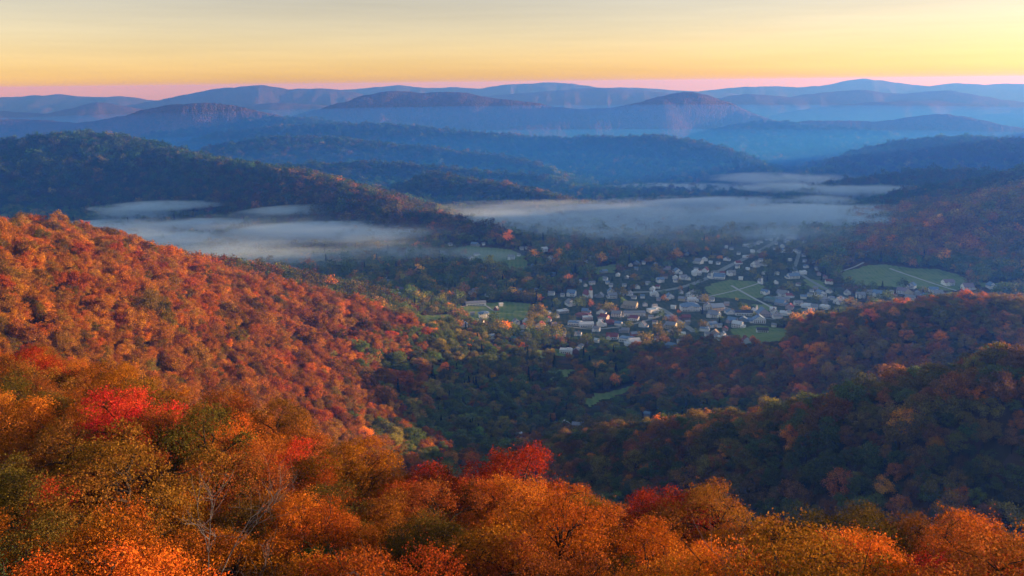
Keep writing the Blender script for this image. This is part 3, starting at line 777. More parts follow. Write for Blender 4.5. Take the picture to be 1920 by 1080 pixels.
class MB:
    def __init__(self): self.v, self.f = [], []
    def add(self, V, F):
        o = len(self.v); self.v += [tuple(p) for p in V]; self.f += [tuple(q + o for q in f) for f in F]
    def box(self, x0, x1, y0, y1, z0, z1):
        self.add([(x, y, z) for z in (z0, z1) for y in (y0, y1) for x in (x0, x1)], [(0, 2, 3, 1), (4, 5, 7, 6), (0, 1, 5, 4), (2, 6, 7, 3), (0, 4, 6, 2), (1, 3, 7, 5)])
    def gable_body(self, x0, x1, y0, y1, z0, ze, zr, along='x'):
        """walls with pointed ends; the ridge runs along x or y"""
        if along == 'x':
            ym = (y0 + y1) / 2
            V = [(x0, y0, z0), (x1, y0, z0), (x1, y1, z0), (x0, y1, z0), (x0, y0, ze), (x1, y0, ze), (x1, y1, ze), (x0, y1, ze), (x0, ym, zr), (x1, ym, zr)]
            F = [(0, 1, 5, 4), (2, 3, 7, 6), (3, 0, 4, 8, 7), (1, 2, 6, 9, 5)]
        else:
            xm = (x0 + x1) / 2
            V = [(x0, y0, z0), (x1, y0, z0), (x1, y1, z0), (x0, y1, z0), (x0, y0, ze), (x1, y0, ze), (x1, y1, ze), (x0, y1, ze), (xm, y0, zr), (xm, y1, zr)]
            F = [(0, 1, 5, 8, 4), (2, 3, 7, 9, 6), (3, 0, 4, 7), (1, 2, 6, 5)]
        self.add(V, F)
    def gable_roof(self, x0, x1, y0, y1, ze, zr, along='x', oh=0.55, th=0.28):
        """two slabs with eaves and verges"""
        if along == 'x':
            ym = (y0 + y1) / 2; k = (zr - ze) / (ym - y0)
            for sgn, ye in ((-1, y0), (1, y1)):
                a = [(x0 - oh, ym, zr + .03), (x1 + oh, ym, zr + .03), (x1 + oh, ye + sgn * oh, ze - k * oh + .03), (x0 - oh, ye + sgn * oh, ze - k * oh + .03)]
                self.slab(a, th)
        else:
            xm = (x0 + x1) / 2; k = (zr - ze) / (xm - x0)
            for sgn, xe in ((-1, x0), (1, x1)):
                a = [(xm, y0 - oh, zr + .03), (xm, y1 + oh, zr + .03), (xe + sgn * oh, y1 + oh, ze - k * oh + .03), (xe + sgn * oh, y0 - oh, ze - k * oh + .03)]
                self.slab(a, th)
    def slab(self, a, th):
        V = a + [(p[0], p[1], p[2] + th) for p in a]
        self.add(V, [(0, 1, 2, 3), (7, 6, 5, 4), (0, 4, 5, 1), (1, 5, 6, 2), (2, 6, 7, 3), (3, 7, 4, 0)])
    def hip_roof(self, x0, x1, y0, y1, ze, zr, oh=0.6):
        x0 -= oh; x1 += oh; y0 -= oh; y1 += oh
        ym = (y0 + y1) / 2; h = min((y1 - y0) / 2, (x1 - x0) / 2.6)
        self.add([(x0, y0, ze), (x1, y0, ze), (x1, y1, ze), (x0, y1, ze), (x0, y0, ze + .25), (x1, y0, ze + .25), (x1, y1, ze + .25), (x0, y1, ze + .25), (x0 + h, ym, zr), (x1 - h, ym, zr)],
                 [(3, 2, 1, 0), (0, 1, 5, 4), (1, 2, 6, 5), (2, 3, 7, 6), (3, 0, 4, 7), (4, 5, 9, 8), (6, 7, 8, 9), (7, 4, 8), (5, 6, 9)])
    def build(self, name, mat, parent): return mesh_obj(name, self.v, self.f, mat, parent)

WIN = {}
def window(parent, x, y, z, w, h, rz=0):
    """one window: a dark pane in a white frame, set on the wall"""
    k = (round(w, 1), round(h, 1))
    if k not in WIN:
        b = MB(); b.box(-w / 2 - .12, w / 2 + .12, -.06, .0, -h / 2 - .12, h / 2 + .12); o = b.build('window', M_TRIM, None)
        p = MB(); p.box(-w / 2, w / 2, -.10, -.061, -h / 2, h / 2); q = p.build('pane', M_GLASS, o)
        WIN[k] = (o, q)
    else:
        o = WIN[k][0].copy(); COL.objects.link(o); q = WIN[k][1].copy(); COL.objects.link(q); q.parent = o
    o.parent = parent; o.location = (x, y, z); o.rotation_euler = (0, 0, rz)

hg = np.random.default_rng(5)
def make_house(h, p):
    px, py, wpx, rc, wc, form = h
    dist = math.hypot(p[0], p[1]); W_ = wpx / F_PX * math.hypot(dist, CAM_Z - p[2])
    W_ = max(W_, 6.0) * 1.04
    root = bpy.data.objects.new('church' if form == 'church' else 'house', None); COL.objects.link(root)
    face = -math.atan2(p[0], p[1])                     # turned to face the viewpoint, then off by a bit
    rz = face + hg.choice([-1, 1]) * hg.uniform(.10, .55)
    wall, roof = MB(), MB()
    z0 = -3.0
    big = W_ > 11.5
    if form == '-' or form == 'L':
        w = W_ * 0.92; d = min(max(W_ * hg.uniform(.62, .85), 5), 13); st = hg.uniform(3.4, 4.4) if not big else hg.uniform(4.2, 5.8)
        rise = hg.uniform(.55, .8) * min(w, d) / 2
        along = 'x' if hg.random() < .68 or w > d * 1.5 else 'y'
        if along == 'y': rise = hg.uniform(.6, .9) * w / 2
        wall.gable_body(-w / 2, w / 2, 0, d, z0, st, st + rise, along); roof.gable_roof(-w / 2, w / 2, 0, d, st, st + rise, along)
        if form == 'L':
            ww = w * .42; sx = hg.choice([-1, 1]) * w * .26; r2 = .7 * ww / 2
            wall.gable_body(sx - ww / 2, sx + ww / 2, -3.2, d / 2, z0, st - .25, st - .25 + r2, 'y'); roof.gable_roof(sx - ww / 2, sx + ww / 2, -3.2, d / 2, st - .25, st - .25 + r2, 'y')
        elif W_ > 9:
            sx = hg.choice([-1, 1]) * (w / 2 + 1.9)
            wall.box(sx - 1.9, sx + 1.9, 1.2, d - 1, z0, 2.7); roof.slab([(sx - 2.2, .8, 2.72), (sx + 2.2, .8, 2.72), (sx + 2.2, d - .6, 3.5), (sx - 2.2, d - .6, 3.5)], .2)
        hi = st + rise
    elif form == 'flat':
        w = W_; d = max(W_ * .6, 8); st = hg.uniform(3.8, 5.2)
        wall.box(-w / 2, w / 2, 0, d, z0, st); 
        wall.box(w * .1, w * .42, d * .35, d * .75, st - .1, st + 1.5)
        roof.slab([(-w / 2 - .25, -.25, st + .02), (w / 2 + .25, -.25, st + .02), (w / 2 + .25, d + .25, st + .25), (-w / 2 - .25, d + .25, st + .25)], .3)
        roof.box(w * .1 - .2, w * .42 + .2, d * .35 - .2, d * .75 + .2, st + 1.5, st + 1.75)
        hi = st
    elif form == 'long':
        w = W_; d = 9.0; st = 4.6 if W_ > 16 else 3.4; rise = 2.4
        wall.gable_body(-w / 2, w / 2, 0, d, z0, st, st + rise); roof.gable_roof(-w / 2, w / 2, 0, d, st, st + rise)
        rz = face + .14; hi = st + rise
    elif form == 'manor':
        w = W_ * .95; d = w * .62; st = 7.0; rise = d * .30
        wall.box(-w / 2, w / 2, 0, d, z0, st); roof.hip_roof(-w / 2, w / 2, 0, d, st, st + rise)
        wall.gable_body(-w * .2, w * .2, -1.8, d / 2, st - 1.2, st - .2, st + 1.6, 'y'); roof.gable_roof(-w * .2, w * .2, -1.8, d / 2, st - .2, st + 1.6, 'y')
        rz = face + .2; hi = st + rise
    else:   # church
        w = max(W_ * .62, 5.0); d = w * 1.9; st = 5.0; rise = w * .62
        wall.gable_body(-w / 2, w / 2, 0, d, z0, st, st + rise, 'y'); roof.gable_roof(-w / 2, w / 2, 0, d, st, st + rise, 'y')
        t = w * .24
        wall.box(-t, t, -t * 1.4, t * .6, z0, st + rise + 2.4)
        a = t + .25; zt = st + rise + 2.4; cy0 = -t * .4
        roof.add([(-a, cy0 - a, zt), (a, cy0 - a, zt), (a, cy0 + a, zt), (-a, cy0 + a, zt), (0, cy0, zt + w * .9)], [(3, 2, 1, 0), (0, 1, 4), (1, 2, 4), (2, 3, 4), (3, 0, 4)])
        rz = face + .5; hi = st + rise
    wall.build('wall', M_WALL[wc], root)
    roof.build('roof', M_ROOF[rc], root)
    if form in '-L' and wc == 'w' and W_ > 8:
        c = MB(); cx = hg.uniform(-.3, .3) * W_; cy0 = hg.uniform(.45, .6) * d
        c.box(cx - .4, cx + .4, cy0 - .4, cy0 + .4, hi - 2.5, hi + 1.3); c.build('chimney', M_BRICK, root)
    if form == 'manor':
        for k in range(6):
            c = tubes([(np.array([((k - 2.5) / 5 * w * .37, -1.5, z0), ((k - 2.5) / 5 * w * .37, -1.5, st - 1.2)]), [.30, .26])], 8)
            mesh_obj('column', c[0], c[1], M_TRIM, root, smooth=True)
    if W_ > 12 and form != 'church' or form == 'long':
        n = int(min(W_ / 2.6, 11))
        ws = 1.1 if form != 'long' else 1.3
        for k in range(n):
            x = (k - (n - 1) / 2) * W_ * .84 / n
            if form == 'L' and abs(x - sx) < w * .23:
                continue
            window(root, x, -.004, 1.7, ws, 1.6)
            if (form == 'manor' and abs(x) > w * .22) or (form in '-L' and st > 5):
                window(root, x, -.004, st - 1.3, 1.1, 1.3)
    root.location = (p[0], p[1], p[2]); root.rotation_euler = (0, 0, rz)
    return root

def house_place(px, py):
    if py > 690: return 'in the wooded hollow'
    if px < 770: return 'below the left mist'
    if px < 1000 and py < 510: return 'on the high meadow'
    if px < 1000 and py < 562: return 'behind the long meadow'
    if px < 1000 and py < 604: return 'on the long green meadow'
    if px < 1000: return 'below the long meadow'
    if px > 1600: return 'beside the sloping right fields'
    if py < 482 and px > 1225: return 'at main street far end'
    if px > 1480: return 'beside the right hand road' if py < 548 else 'under the right ridge'
    if py < 528 and px < 1235: return 'at the upper town edge'
    if py < 533: return 'along the upper main street'
    if py < 568 and px < 1310: return 'above the town centre'
    if py < 572: return 'beside the crossed paths field'
    if px < 1215: return 'in the lower town cluster' if py < 618 else 'at the lower edge of town'
    if py > 608: return 'by the lower green'
    return 'in the middle of town'
lab = {}
for k, h in enumerate(HS):
    size = 'small' if h[2] < 7.5 else 'large' if h[2] > 17 else ''
    kind = {'church': 'church with a pointed steeple', 'long': 'long low building', 'flat': 'flat-roofed building', 'manor': 'columned house', 'L': 'cross-gabled house'}.get(h[5], 'house')
    t = f'{size} {WALLC[h[4]][0]} {kind} ' + ('' if h[5] == 'church' else f'with {ROOFC[h[3]][0]} roof ' if h[5] != 'flat' else f'topped {ROOFC[h[3]][0]} ')
    lab.setdefault(' '.join(t.split()) + ' ' + house_place(h[0], h[1]), []).append((h[0], k))
HLAB = {}
for t, v in lab.items():
    v.sort()
    for n_, (x_, k) in enumerate(v):
        HLAB[k] = t + (f', {ordinal(n_ + 1)} from left' if len(v) > 1 else '')
def make_town():
    for k, (h, p) in enumerate(zip(HS, HXY)):
        o = make_house(h, p)
        tag(o, HLAB[k], 'church' if h[5] == 'church' else 'building' if h[5] in ('flat', 'long') else 'house', 'houses of the valley town')
make_town()

# ------------------------------------------------------------------ individual trees: the ones that show largest
def tree_protos(defs, stem):
    res = []
    for k, (TV, LF) in enumerate(defs):
        root = bpy.data.objects.new('tree', None); COL.objects.link(root)
        tk = mesh_obj('trunk', TV[0], TV[1], M_BARK, root, smooth=True)
        cr = leaf_mesh('crown', *LF); cr.parent = root
        res.append((root, tk, cr))
    return res

def visible_tops(idx, h):
    """is the crown of each tree above the skyline of what stands in front of it (ground only)?"""
    x, y, r, g = (TR[k][idx] for k in 'xyrg')
    slope = (H - CAM_Z) / rr[:, None]
    run = np.maximum.accumulate(slope, 0)
    fi = np.clip((np.log(r * 0.985) - math.log(R0)) / (math.log(R1) - math.log(R0)) * (NR - 1), 0, NR - 1).astype(int)
    fj = np.clip(np.interp(np.degrees(np.arctan2(x, y)), az, np.arange(NA)) + .5, 0, NA - 1).astype(int)
    return (g + h * 0.8 - CAM_Z) / r > run[fi, fj]

INDIV = np.zeros(len(TR['x']), bool)
PROTO_USED = {}
def place_tree(protos, k, i, scale, z, label, cat, group):
    base = protos[k]
    key = id(protos), k
    if key not in PROTO_USED:
        PROTO_USED[key] = 1
        root, tk, cr = base
    else:
        root = base[0].copy(); COL.objects.link(root)
        tk = base[1].copy(); cr = base[2].copy()
        for c in (tk, cr):
            COL.objects.link(c); c.parent = root
    root.location = (TR['x'][i], TR['y'][i], z)
    root.rotation_euler = (0.16 * math.sin(9 * TR['rot'][i]), 0.16 * math.cos(7 * TR['rot'][i]), TR['rot'][i])
    root.scale = scale
    cr['tint'] = [float(v) for v in TR['tint'][i]]
    tag(root, label, cat, group)
    return root

# hand-coloured crowns seen in the photograph: column, row, colour
SPOTS = [(270, 800, 'red', 1.7), (1190, 897, 'red', 1.1), (520, 880, 'red', 1.0), (180, 720, 'green', 1.0), (1040, 940, 'golden', .9), (700, 800, 'orange', 1.0), (1860, 960, 'red', .9), (60, 600, 'golden', .8), (100, 690, 'red', .9), (560, 990, 'green', .8), (1450, 690, 'orange', 1.3), (1420, 697, 'golden', 1.1), (290, 690, 'orange', 1.0), (1330, 930, 'golden', .9), (430, 860, 'olive', 1.0)]
hh_ = 9.5
apx = F_PX * 7.0 * TR['s'] / TR['r']
cand = np.nonzero(TR['r'] < 900)[0]
cand = cand[visible_tops(cand, 9.5)]
ppx, ppy, _ = project(TR['x'][cand], TR['y'][cand], TR['g'][cand] + 7)
ok = (ppx > -60) & (ppx < 1980) & (ppy < 1130)
cand = cand[ok]
cand = cand[np.argsort(-apx[cand])][:300]
INDIV[cand] = True
cpx, cpy, _ = project(TR['x'][cand], TR['y'][cand], TR['g'][cand] + 7)
for sx, sy, cn, br in SPOTS:
    q = np.argmin(np.hypot(cpx - sx, cpy - sy) - 0.2 * apx[cand])
    TR['tint'][cand[q]] = np.array(PAL[cn]) * br; TR['name'][cand[q]] = cn
def colour_word(c):
    q = c[1] / c[0]
    if c[0] < .17 and q < .62: return 'brown'
    return 'red' if q < .17 else 'rust red' if q < .24 else 'orange' if q < .36 else 'amber' if q < .52 else 'golden olive' if q < .80 else 'olive green' if q < 1.05 else 'dark green'
for i in cand:
    TR['name'][i] = colour_word(TR['tint'][i])
near_protos = tree_protos(NEAR, 'near'); mid_protos = tree_protos(MID, 'mid')
rows = {}
for i, X, Yp in zip(cand, cpx, cpy):
    z = TR['zone'][i]
    if z == 0:
        where = 'on the sunlit slope at the lower left' if X < 420 and Yp > 760 else 'on the shoulder above the left slope' if X < 560 else 'in the front row below the valley' if X < 1250 else 'in the front row before the dark ridge'
        if Yp > 930:
            where = 'low in the thicket at the bottom edge' if X < 960 else 'low among the branches at the bottom edge'
    elif z == 1:
        where = 'on the lit left hillside'
    elif z == 2:
        where = 'on the shaded near right ridge' if X < 1560 else 'on the dark right slope under the far ridge'
    else:
        where = 'on the hollow below the right ridge'
    big = 'small' if TR['s'][i] < np.median(TR['s'][cand]) * .9 else 'broad' if TR['s'][i] > np.median(TR['s'][cand]) * 1.15 else 'rounded'
    rows.setdefault((TR['name'][i], big, where), []).append((X, i))
LAB = {}
for (cn, big, where), v in rows.items():
    v.sort()
    for k, (X, i) in enumerate(v):
        LAB[i] = f'{big} {cn} tree {where}' + (f', {ordinal(k + 1)} such from left' if len(v) > 1 else '')
for i in cand:
    near = TR['r'][i] < 240
    P = near_protos if near else mid_protos
    k = int(TR['pick'][i] % len(P))
    s = (TR['s'][i] / (3.9 / 6.6) * 1.0 if near else TR['s'][i])
    s = float(np.clip(s, 0.55, 1.15)) * .78 if near else float(s)
    sc = (s * (0.95 + .15 * TR['u'][i]),) * 2 + (s * (0.78 + .42 * TR['u'][i]),)
    grp = 'autumn trees on the near shoulder' if near else 'autumn trees on the near ridges'
    place_tree(P, k, i, sc, TR['g'][i] - 0.3, LAB[i], 'tree', grp)

for P in (near_protos, mid_protos):
    for k, base in enumerate(P):
        if (id(P), k) not in PROTO_USED:
            for o in base[::-1]:
                bpy.data.objects.remove(o)

# ------------------------------------------------------------------ bare trees and the shrub bank at the very front
def bare_tree(seed, H_, lean):
    g = np.random.default_rng(seed)
    paths = []
    def grow(p, d, L, r, lvl):
        k = 6
        P = [np.array(p)]
        for _ in range(k - 1):
            d = unit(d + g.normal(size=3) * 0.16 + np.array([0, 0, .05])); P.append(P[-1] + d * L / (k - 1))
        paths.append((np.array(P), np.linspace(r, r * .5, k)))
        if lvl >= 4:
            return
        for q in range([7, 5, 4, 3][lvl]):
            j = int(g.integers(2, k)) if q else k - 1
            dd = unit(d * 0.9 + g.normal(size=3) * np.array([.75, .75, .35]) + np.array([0, 0, .25]))
            grow(P[j], dd, L * g.uniform(.42, .66), r * (.5 if q else .62), lvl + 1)
    grow((0, 0, -.5), unit(np.array([lean, 0, 1.0])), H_ * .52, .07, 0)
    V, F = tubes(paths, 4)
    return V, F
for k, (px, pyt, D, lean, lab_) in enumerate([
        (392, 868, 31, -.12, 'grey leafless tree with thin forked limbs below the red crown'),
        (560, 985, 29, .05, 'small grey leafless tree beside the green crown at the bottom'),
        (672, 1010, 28.5, -.25, 'low tangle of bare pale twigs at the bottom edge'),
        (1298, 1015, 29, .2, 'thin leafless sapling among orange crowns at the bottom right')]):
    p = np.array(W(px, pyt, D)); gz = float(ground(p[0], p[1]))
    root = bpy.data.objects.new('bare_tree', None); COL.objects.link(root)
    V, F = bare_tree(60 + k, 10.0, lean)
    sc_ = max(p[2] - gz, 3.0) / (V[:, 2].max())
    mesh_obj('branches', V, F, M_GREYBARK, root, smooth=True)
    root.location = (p[0], p[1], gz); root.scale = (sc_ * .8, sc_ * .8, sc_)
    tag(root, lab_, 'tree', 'bare trees in the front thicket')
g_ = np.random.default_rng(8)
p = np.array(W(-20, 1100, 24)); gz = float(ground(p[0], p[1]))
top_ = W(0, 1015, 24)[2]
d_ = unit(g_.normal(size=(9000, 3))); d_[:, 2] = np.abs(d_[:, 2])
rad_ = g_.uniform(.75, 1.05, (9000, 1)) * (1 + .18 * np.sin(d_[:, :1] * 9) * np.cos(d_[:, 1:2] * 7))
P_ = d_ * rad_ * np.array([1.9, 1.9, max(top_ - gz, 1.2)])
V, F = leaf_cards(P_, unit(d_ + g_.normal(size=d_.shape) * .6), .055, g_)
bush = bpy.data.objects.new('bush', None); COL.objects.link(bush); bush.location = (p[0], p[1], gz)
o_ = leaf_mesh('foliage', V, F, np.repeat(g_.random(9000), 4)); o_.parent = bush; o_['tint'] = [.055, .085, .03]
st_ = tubes([(np.array([(0, 0, -.3), (.1 * k_, .1, .5 * (top_ - gz)), (.5 * math.cos(k_), .5 * math.sin(k_), .9 * (top_ - gz))]), [.04, .03, .012]) for k_ in range(6)], 5)
mesh_obj('stems', st_[0], st_[1], M_BARK, bush, smooth=True)
tag(bush, 'low rounded dark green bush in the lower left corner', 'bush')

# ------------------------------------------------------------------ the rest of the woods: one object
def make_forest():
    rest = np.nonzero(~INDIV)[0]
    r = TR['r'][rest]
    town = TR['town'][rest] | (TR['zone'][rest] == 4)
    lod = np.where(r < 200, 0, np.where(r < 1050, 1, 2))
    con = (TR['u'][rest] < 0.10) & town & (r > 700)
    lod[con] = 3
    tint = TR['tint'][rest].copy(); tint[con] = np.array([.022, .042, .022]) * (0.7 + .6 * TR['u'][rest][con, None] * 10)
    s = TR['s'][rest].copy()
    s[lod == 0] = np.clip(s[lod == 0] / (4.5 / 6.6), .7, 1.2) * .85
    sz = s * (0.85 + 0.35 * ((TR['pick'][rest] % 97) / 97))
    pts = np.stack([TR['x'][rest], TR['y'][rest], TR['g'][rest] - 0.4], -1)
    V, F, MI, proto, lv = [pts], [], [], [np.full(len(pts), -1)], [np.zeros(len(pts))]
    o = len(pts); groups = [[], [], [], []]; pid = 0
    for gi, defs in enumerate((NEAR[:3], MID, FAR, CONI)):
        for TV, LF in defs:
            for (v, f, val, mi) in ((TV[0], TV[1], np.zeros(len(TV[0])), 1), (LF[0], LF[1], LF[2], 0)):
                if gi == 2 and mi == 1:
                    continue
                V.append(v); F.append(f + o); MI.append(np.full(len(f), mi)); proto.append(np.full(len(v), pid)); lv.append(val); o += len(v)
            groups[gi].append(pid); pid += 1
    ob = mesh_obj('forest', np.concatenate(V), np.concatenate(F), [M_LEAF, M_BARK], matidx=np.concatenate(MI))
    me = ob.data; n = len(me.vertices); k = len(pts)
    def att(name, typ, prop, arr, dim=1):
        a = me.attributes.new(name, typ, 'POINT')
        full = np.zeros((n, dim), np.int32 if typ == 'INT' else np.float32); full[:len(arr)] = np.asarray(arr).reshape(-1, dim)
        a.data.foreach_set(prop, full.ravel())
    att('proto', 'INT', 'value', np.concatenate(proto)); att('lv', 'FLOAT', 'value', np.concatenate(lv))
    att('lod', 'INT', 'value', np.r_[lod, np.full(n - k, -1)]); att('pick', 'INT', 'value', TR['pick'][rest])
    att('rot', 'FLOAT', 'value', TR['rot'][rest]); att('scl', 'FLOAT_VECTOR', 'vector', np.stack([s * (.85 + .3 * TR['u'][rest]), s, sz], -1), 3)
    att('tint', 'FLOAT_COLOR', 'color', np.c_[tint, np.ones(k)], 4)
    ng = bpy.data.node_groups.new('woods', 'GeometryNodeTree')
    ng.interface.new_socket('Geometry', in_out='INPUT', socket_type='NodeSocketGeometry')
    ng.interface.new_socket('Geometry', in_out='OUTPUT', socket_type='NodeSocketGeometry')
    gin = ng.nodes.new('NodeGroupInput'); gout = ng.nodes.new('NodeGroupOutput')
    def named(nm, typ):
        x = ng.nodes.new('GeometryNodeInputNamedAttribute'); x.data_type = typ; x.inputs[0].default_value = nm
        return x.outputs['Attribute']
    def sep(attr, val):
        c = ng.nodes.new('FunctionNodeCompare'); c.data_type = 'INT'; c.operation = 'EQUAL'
        ng.links.new(attr, [q for q in c.inputs if q.type == 'INT'][0]); [q for q in c.inputs if q.type == 'INT'][1].default_value = val
        return c.outputs[0]
    pa, la, pk = named('proto', 'INT'), named('lod', 'INT'), named('pick', 'INT')
    rt, sl = named('rot', 'FLOAT'), named('scl', 'FLOAT_VECTOR')
    cmb = ng.nodes.new('ShaderNodeCombineXYZ'); ng.links.new(rt, cmb.inputs[2])
    join = ng.nodes.new('GeometryNodeJoinGeometry')
    for gi in range(4):
        j2 = ng.nodes.new('GeometryNodeJoinGeometry')
        for p in groups[gi]:
            s_ = ng.nodes.new('GeometryNodeSeparateGeometry'); ng.links.new(gin.outputs[0], s_.inputs[0]); ng.links.new(sep(pa, p), s_.inputs[1])
            g2 = ng.nodes.new('GeometryNodeGeometryToInstance'); ng.links.new(s_.outputs[0], g2.inputs[0]); ng.links.new(g2.outputs[0], j2.inputs[0])
        s_ = ng.nodes.new('GeometryNodeSeparateGeometry'); ng.links.new(gin.outputs[0], s_.inputs[0]); ng.links.new(sep(la, gi), s_.inputs[1])
        md = ng.nodes.new('FunctionNodeIntegerMath'); md.operation = 'MODULO'; ng.links.new(pk, md.inputs[0]); md.inputs[1].default_value = len(groups[gi])
        ip = ng.nodes.new('GeometryNodeInstanceOnPoints')
        ng.links.new(s_.outputs[0], ip.inputs['Points']); ng.links.new(j2.outputs[0], ip.inputs['Instance']); ip.inputs['Pick Instance'].default_value = True
        ng.links.new(md.outputs[0], ip.inputs['Instance Index']); ng.links.new(sl, ip.inputs['Scale'])
        e2r = ng.nodes.new('FunctionNodeEulerToRotation'); ng.links.new(cmb.outputs[0], e2r.inputs[0]); ng.links.new(e2r.outputs[0], ip.inputs['Rotation'])
        ng.links.new(ip.outputs[0], join.inputs[0])
    ng.links.new(join.outputs[0], gout.inputs[0])
    md_ = ob.modifiers.new('woods', 'NODES'); md_.node_group = ng
    tag(ob, 'autumn woods covering the valley floor and the hills', kind='stuff')
make_forest()

# ------------------------------------------------------------------ haze
def make_haze():
    x0, x1, y0, y1, z0, z1 = -15000, 15000, -60, 15200, -420, float(H.max()) + 7.5
    V = [(x, y, z) for z in (z0, z1) for y in (y0, y1) for x in (x0, x1)]
    Fc = [(0, 2, 3, 1), (4, 5, 7, 6), (0, 1, 5, 4), (2, 6, 7, 3), (0, 4, 6, 2), (1, 3, 7, 5)]
    m, n, out = material('haze_air')
    dens = 1.5e-4
    scat = (0.058, 0.225, 0.88)                 # scattered share of the density, by colour
    ext = (0.085, 0.37, 1.0)                   # total share
    pv = node(n, 'ShaderNodeVolumePrincipled')
    pv.inputs['Density'].default_value = dens
    pv.inputs['Color'].default_value = (*scat, 1)
    pv.inputs['Absorption Color'].default_value = (*[(1 - (e - s) / (1 - s)) ** 2 for s, e in zip(scat, ext)], 1)
    pv.inputs['Anisotropy'].default_value = 0.4
    n.links.new(pv.outputs[0], out.inputs['Volume'])
    tag(mesh_obj('haze', V, Fc, m), 'thin bluish air over the whole valley', kind='stuff')
make_haze()

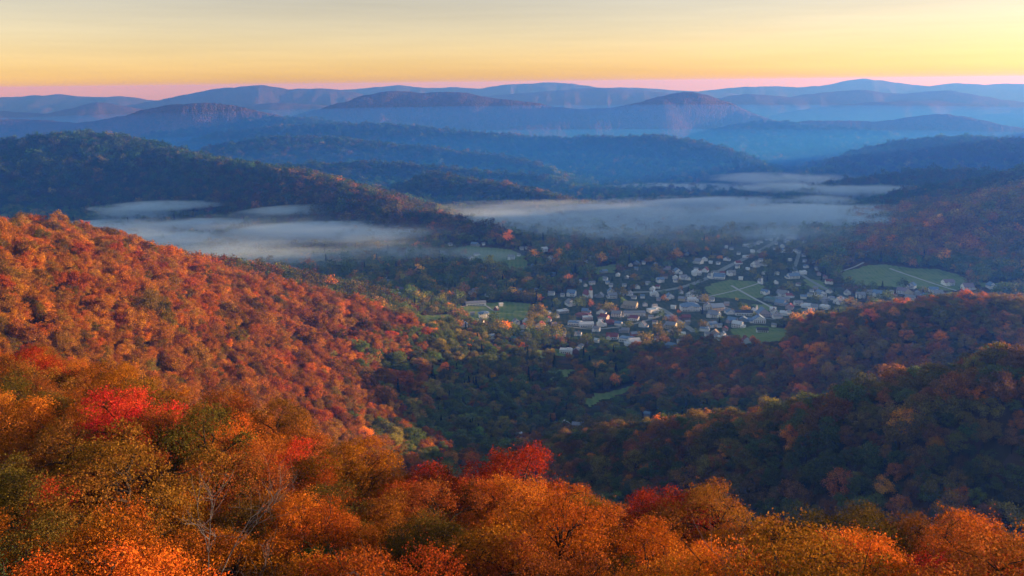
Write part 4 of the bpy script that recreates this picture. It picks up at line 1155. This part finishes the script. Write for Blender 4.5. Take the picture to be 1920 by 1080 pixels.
# ------------------------------------------------------------------ mist lying in the valley
def make_mist():
    ico = []
    g = np.random.default_rng(12)
    # column, row of the middle, half length, half depth, half height (metres), height of the middle, density, seed
    banks = [
     (390, 462, 400, 150, 15, 12, .017, 1), (640, 446, 220, 120, 13, 14, .014, 2), (200, 446, 260, 120, 13, 16, .013, 3), (300, 409, 150, 70, 9, 26, .012, 4), (560, 492, 420, 170, 20, 10, .0042, 5),
     (1400, 396, 420, 170, 15, 10, .016, 6), (1600, 416, 340, 140, 16, 12, .015, 7), (1130, 418, 480, 190, 15, 12, .007, 8), (1330, 430, 400, 170, 16, 12, .006, 10),
     (1300, 362, 300, 110, 11, 14, .011, 11), (1560, 366, 240, 110, 11, 16, .010, 12), (1480, 350, 260, 140, 16, 20, .006, 13),
     (1330, 440, 640, 300, 30, 22, .0011, 14), (430, 478, 560, 260, 34, 22, .0013, 15), (1000, 425, 420, 220, 26, 18, .002, 16),
    ]
    for k in range(14):                          # stray wisps round the banks
        cx, cy_, sx, sy = [(430, 455, 300, 40), (1400, 405, 380, 36), (1200, 422, 150, 22)][k % 3]
        banks.append((cx + g.normal() * sx * .6, cy_ + g.normal() * sy * .6, g.uniform(70, 190), g.uniform(40, 90), g.uniform(8, 17), g.uniform(8, 22), g.uniform(.006, .016), 20 + k))
    import bmesh
    for px, py, L, D, hh, zc, den, sd in banks:
        p = hit([px], [py])[0]
        bm = bmesh.new(); bmesh.ops.create_icosphere(bm, subdivisions=3, radius=1.0)
        me = bpy.data.meshes.new('mist'); bm.to_mesh(me); bm.free()
        o = bpy.data.objects.new('mist', me); COL.objects.link(o)
        o.location = (p[0], p[1], ground(p[0], p[1]) + zc * 1.15); o.scale = (L * 1.12, D * 1.15, hh * 1.25); o.rotation_euler = (0, 0, -math.atan2(p[0], p[1]) * .6)
        m, n, out = material('valley_mist')
        tc = node(n, 'ShaderNodeTexCoord'); geo = node(n, 'ShaderNodeNewGeometry')
        ln = node(n, 'ShaderNodeVectorMath', operation='LENGTH'); n.links.new(tc.outputs['Object'], ln.inputs[0])
        fall = node(n, 'ShaderNodeMapRange', interpolation_type='SMOOTHSTEP'); fall.inputs['From Min'].default_value = 1.0; fall.inputs['From Max'].default_value = 0.0
        mp = node(n, 'ShaderNodeMapping'); mp.inputs['Scale'].default_value = (1 / 290, 1 / 120, 1 / 38); mp.inputs['Location'].default_value = (sd * 3.7, sd * 1.3, 0)
        n.links.new(geo.outputs['Position'], mp.inputs[0])
        nz = node(n, 'ShaderNodeTexNoise'); nz.inputs['Scale'].default_value = 1.0; nz.inputs['Detail'].default_value = 6; nz.inputs['Roughness'].default_value = .64
        n.links.new(mp.outputs[0], nz.inputs['Vector'])
        wig = node(n, 'ShaderNodeMath', operation='MULTIPLY_ADD'); wig.inputs[1].default_value = -1.5   # frayed outline
        n.links.new(nz.outputs[0], wig.inputs[0]); wig.inputs[2].default_value = 0.66
        rad_ = node(n, 'ShaderNodeMath', operation='ADD'); n.links.new(ln.outputs['Value'], rad_.inputs[0]); n.links.new(wig.outputs[0], rad_.inputs[1])
        mxr = node(n, 'ShaderNodeMath', operation='MAXIMUM'); n.links.new(rad_.outputs[0], mxr.inputs[0])
        edge = node(n, 'ShaderNodeMapRange'); edge.inputs['From Min'].default_value = 0.8; edge.inputs['From Max'].default_value = 1.0; n.links.new(ln.outputs['Value'], edge.inputs['Value'])
        n.links.new(edge.outputs[0], mxr.inputs[1]); n.links.new(mxr.outputs[0], fall.inputs['Value'])
        cut = node(n, 'ShaderNodeMapRange', interpolation_type='SMOOTHSTEP'); cut.inputs['From Min'].default_value = 0.30; cut.inputs['From Max'].default_value = 0.72
        n.links.new(nz.outputs[0], cut.inputs['Value'])
        a = node(n, 'ShaderNodeMath', operation='MULTIPLY'); n.links.new(fall.outputs[0], a.inputs[0]); n.links.new(cut.outputs[0], a.inputs[1])
        b = node(n, 'ShaderNodeMath', operation='MULTIPLY'); n.links.new(a.outputs[0], b.inputs[0]); b.inputs[1].default_value = den * 7.5
        pv = node(n, 'ShaderNodeVolumePrincipled'); pv.inputs['Color'].default_value = (.64, .83, 1, 1); pv.inputs['Anisotropy'].default_value = 0.2
        n.links.new(b.outputs[0], pv.inputs['Density']); n.links.new(pv.outputs[0], out.inputs['Volume'])
        me.materials.append(m)
        tag(o, 'pale wisps of mist lying low in the valley', group='valley mist', kind='stuff')
make_mist()

def make_valley_haze(centre, size, dens):
    """air pooled in the basin between the ranges, thicker than the haze above it"""
    import bmesh
    bm = bmesh.new(); bmesh.ops.create_icosphere(bm, subdivisions=5, radius=1.0)
    me = bpy.data.meshes.new('mist'); bm.to_mesh(me); bm.free()
    o = bpy.data.objects.new('mist', me); COL.objects.link(o)
    o.location = centre; o.scale = size
    m, n, out = material('basin_air')
    scat, ext = (0.012, 0.19, 0.998), (0.16, 0.44, 1.0)
    pv = node(n, 'ShaderNodeVolumePrincipled')
    pv.inputs['Density'].default_value = dens
    pv.inputs['Color'].default_value = (*scat, 1)
    pv.inputs['Absorption Color'].default_value = (*[(1 - (e - s) / (1 - s)) ** 2 for s, e in zip(scat, ext)], 1)
    pv.inputs['Anisotropy'].default_value = 0.3
    n.links.new(pv.outputs[0], out.inputs['Volume'])
    me.materials.append(m)
    tag(o, 'blue air pooled between the middle ridges', group='basin air', kind='stuff')
make_valley_haze((0, 4700, -200), (7000, 3500, 405), 2.9e-4)
make_valley_haze((0, 3900, -170), (5500, 2600, 270), 6.5e-4)
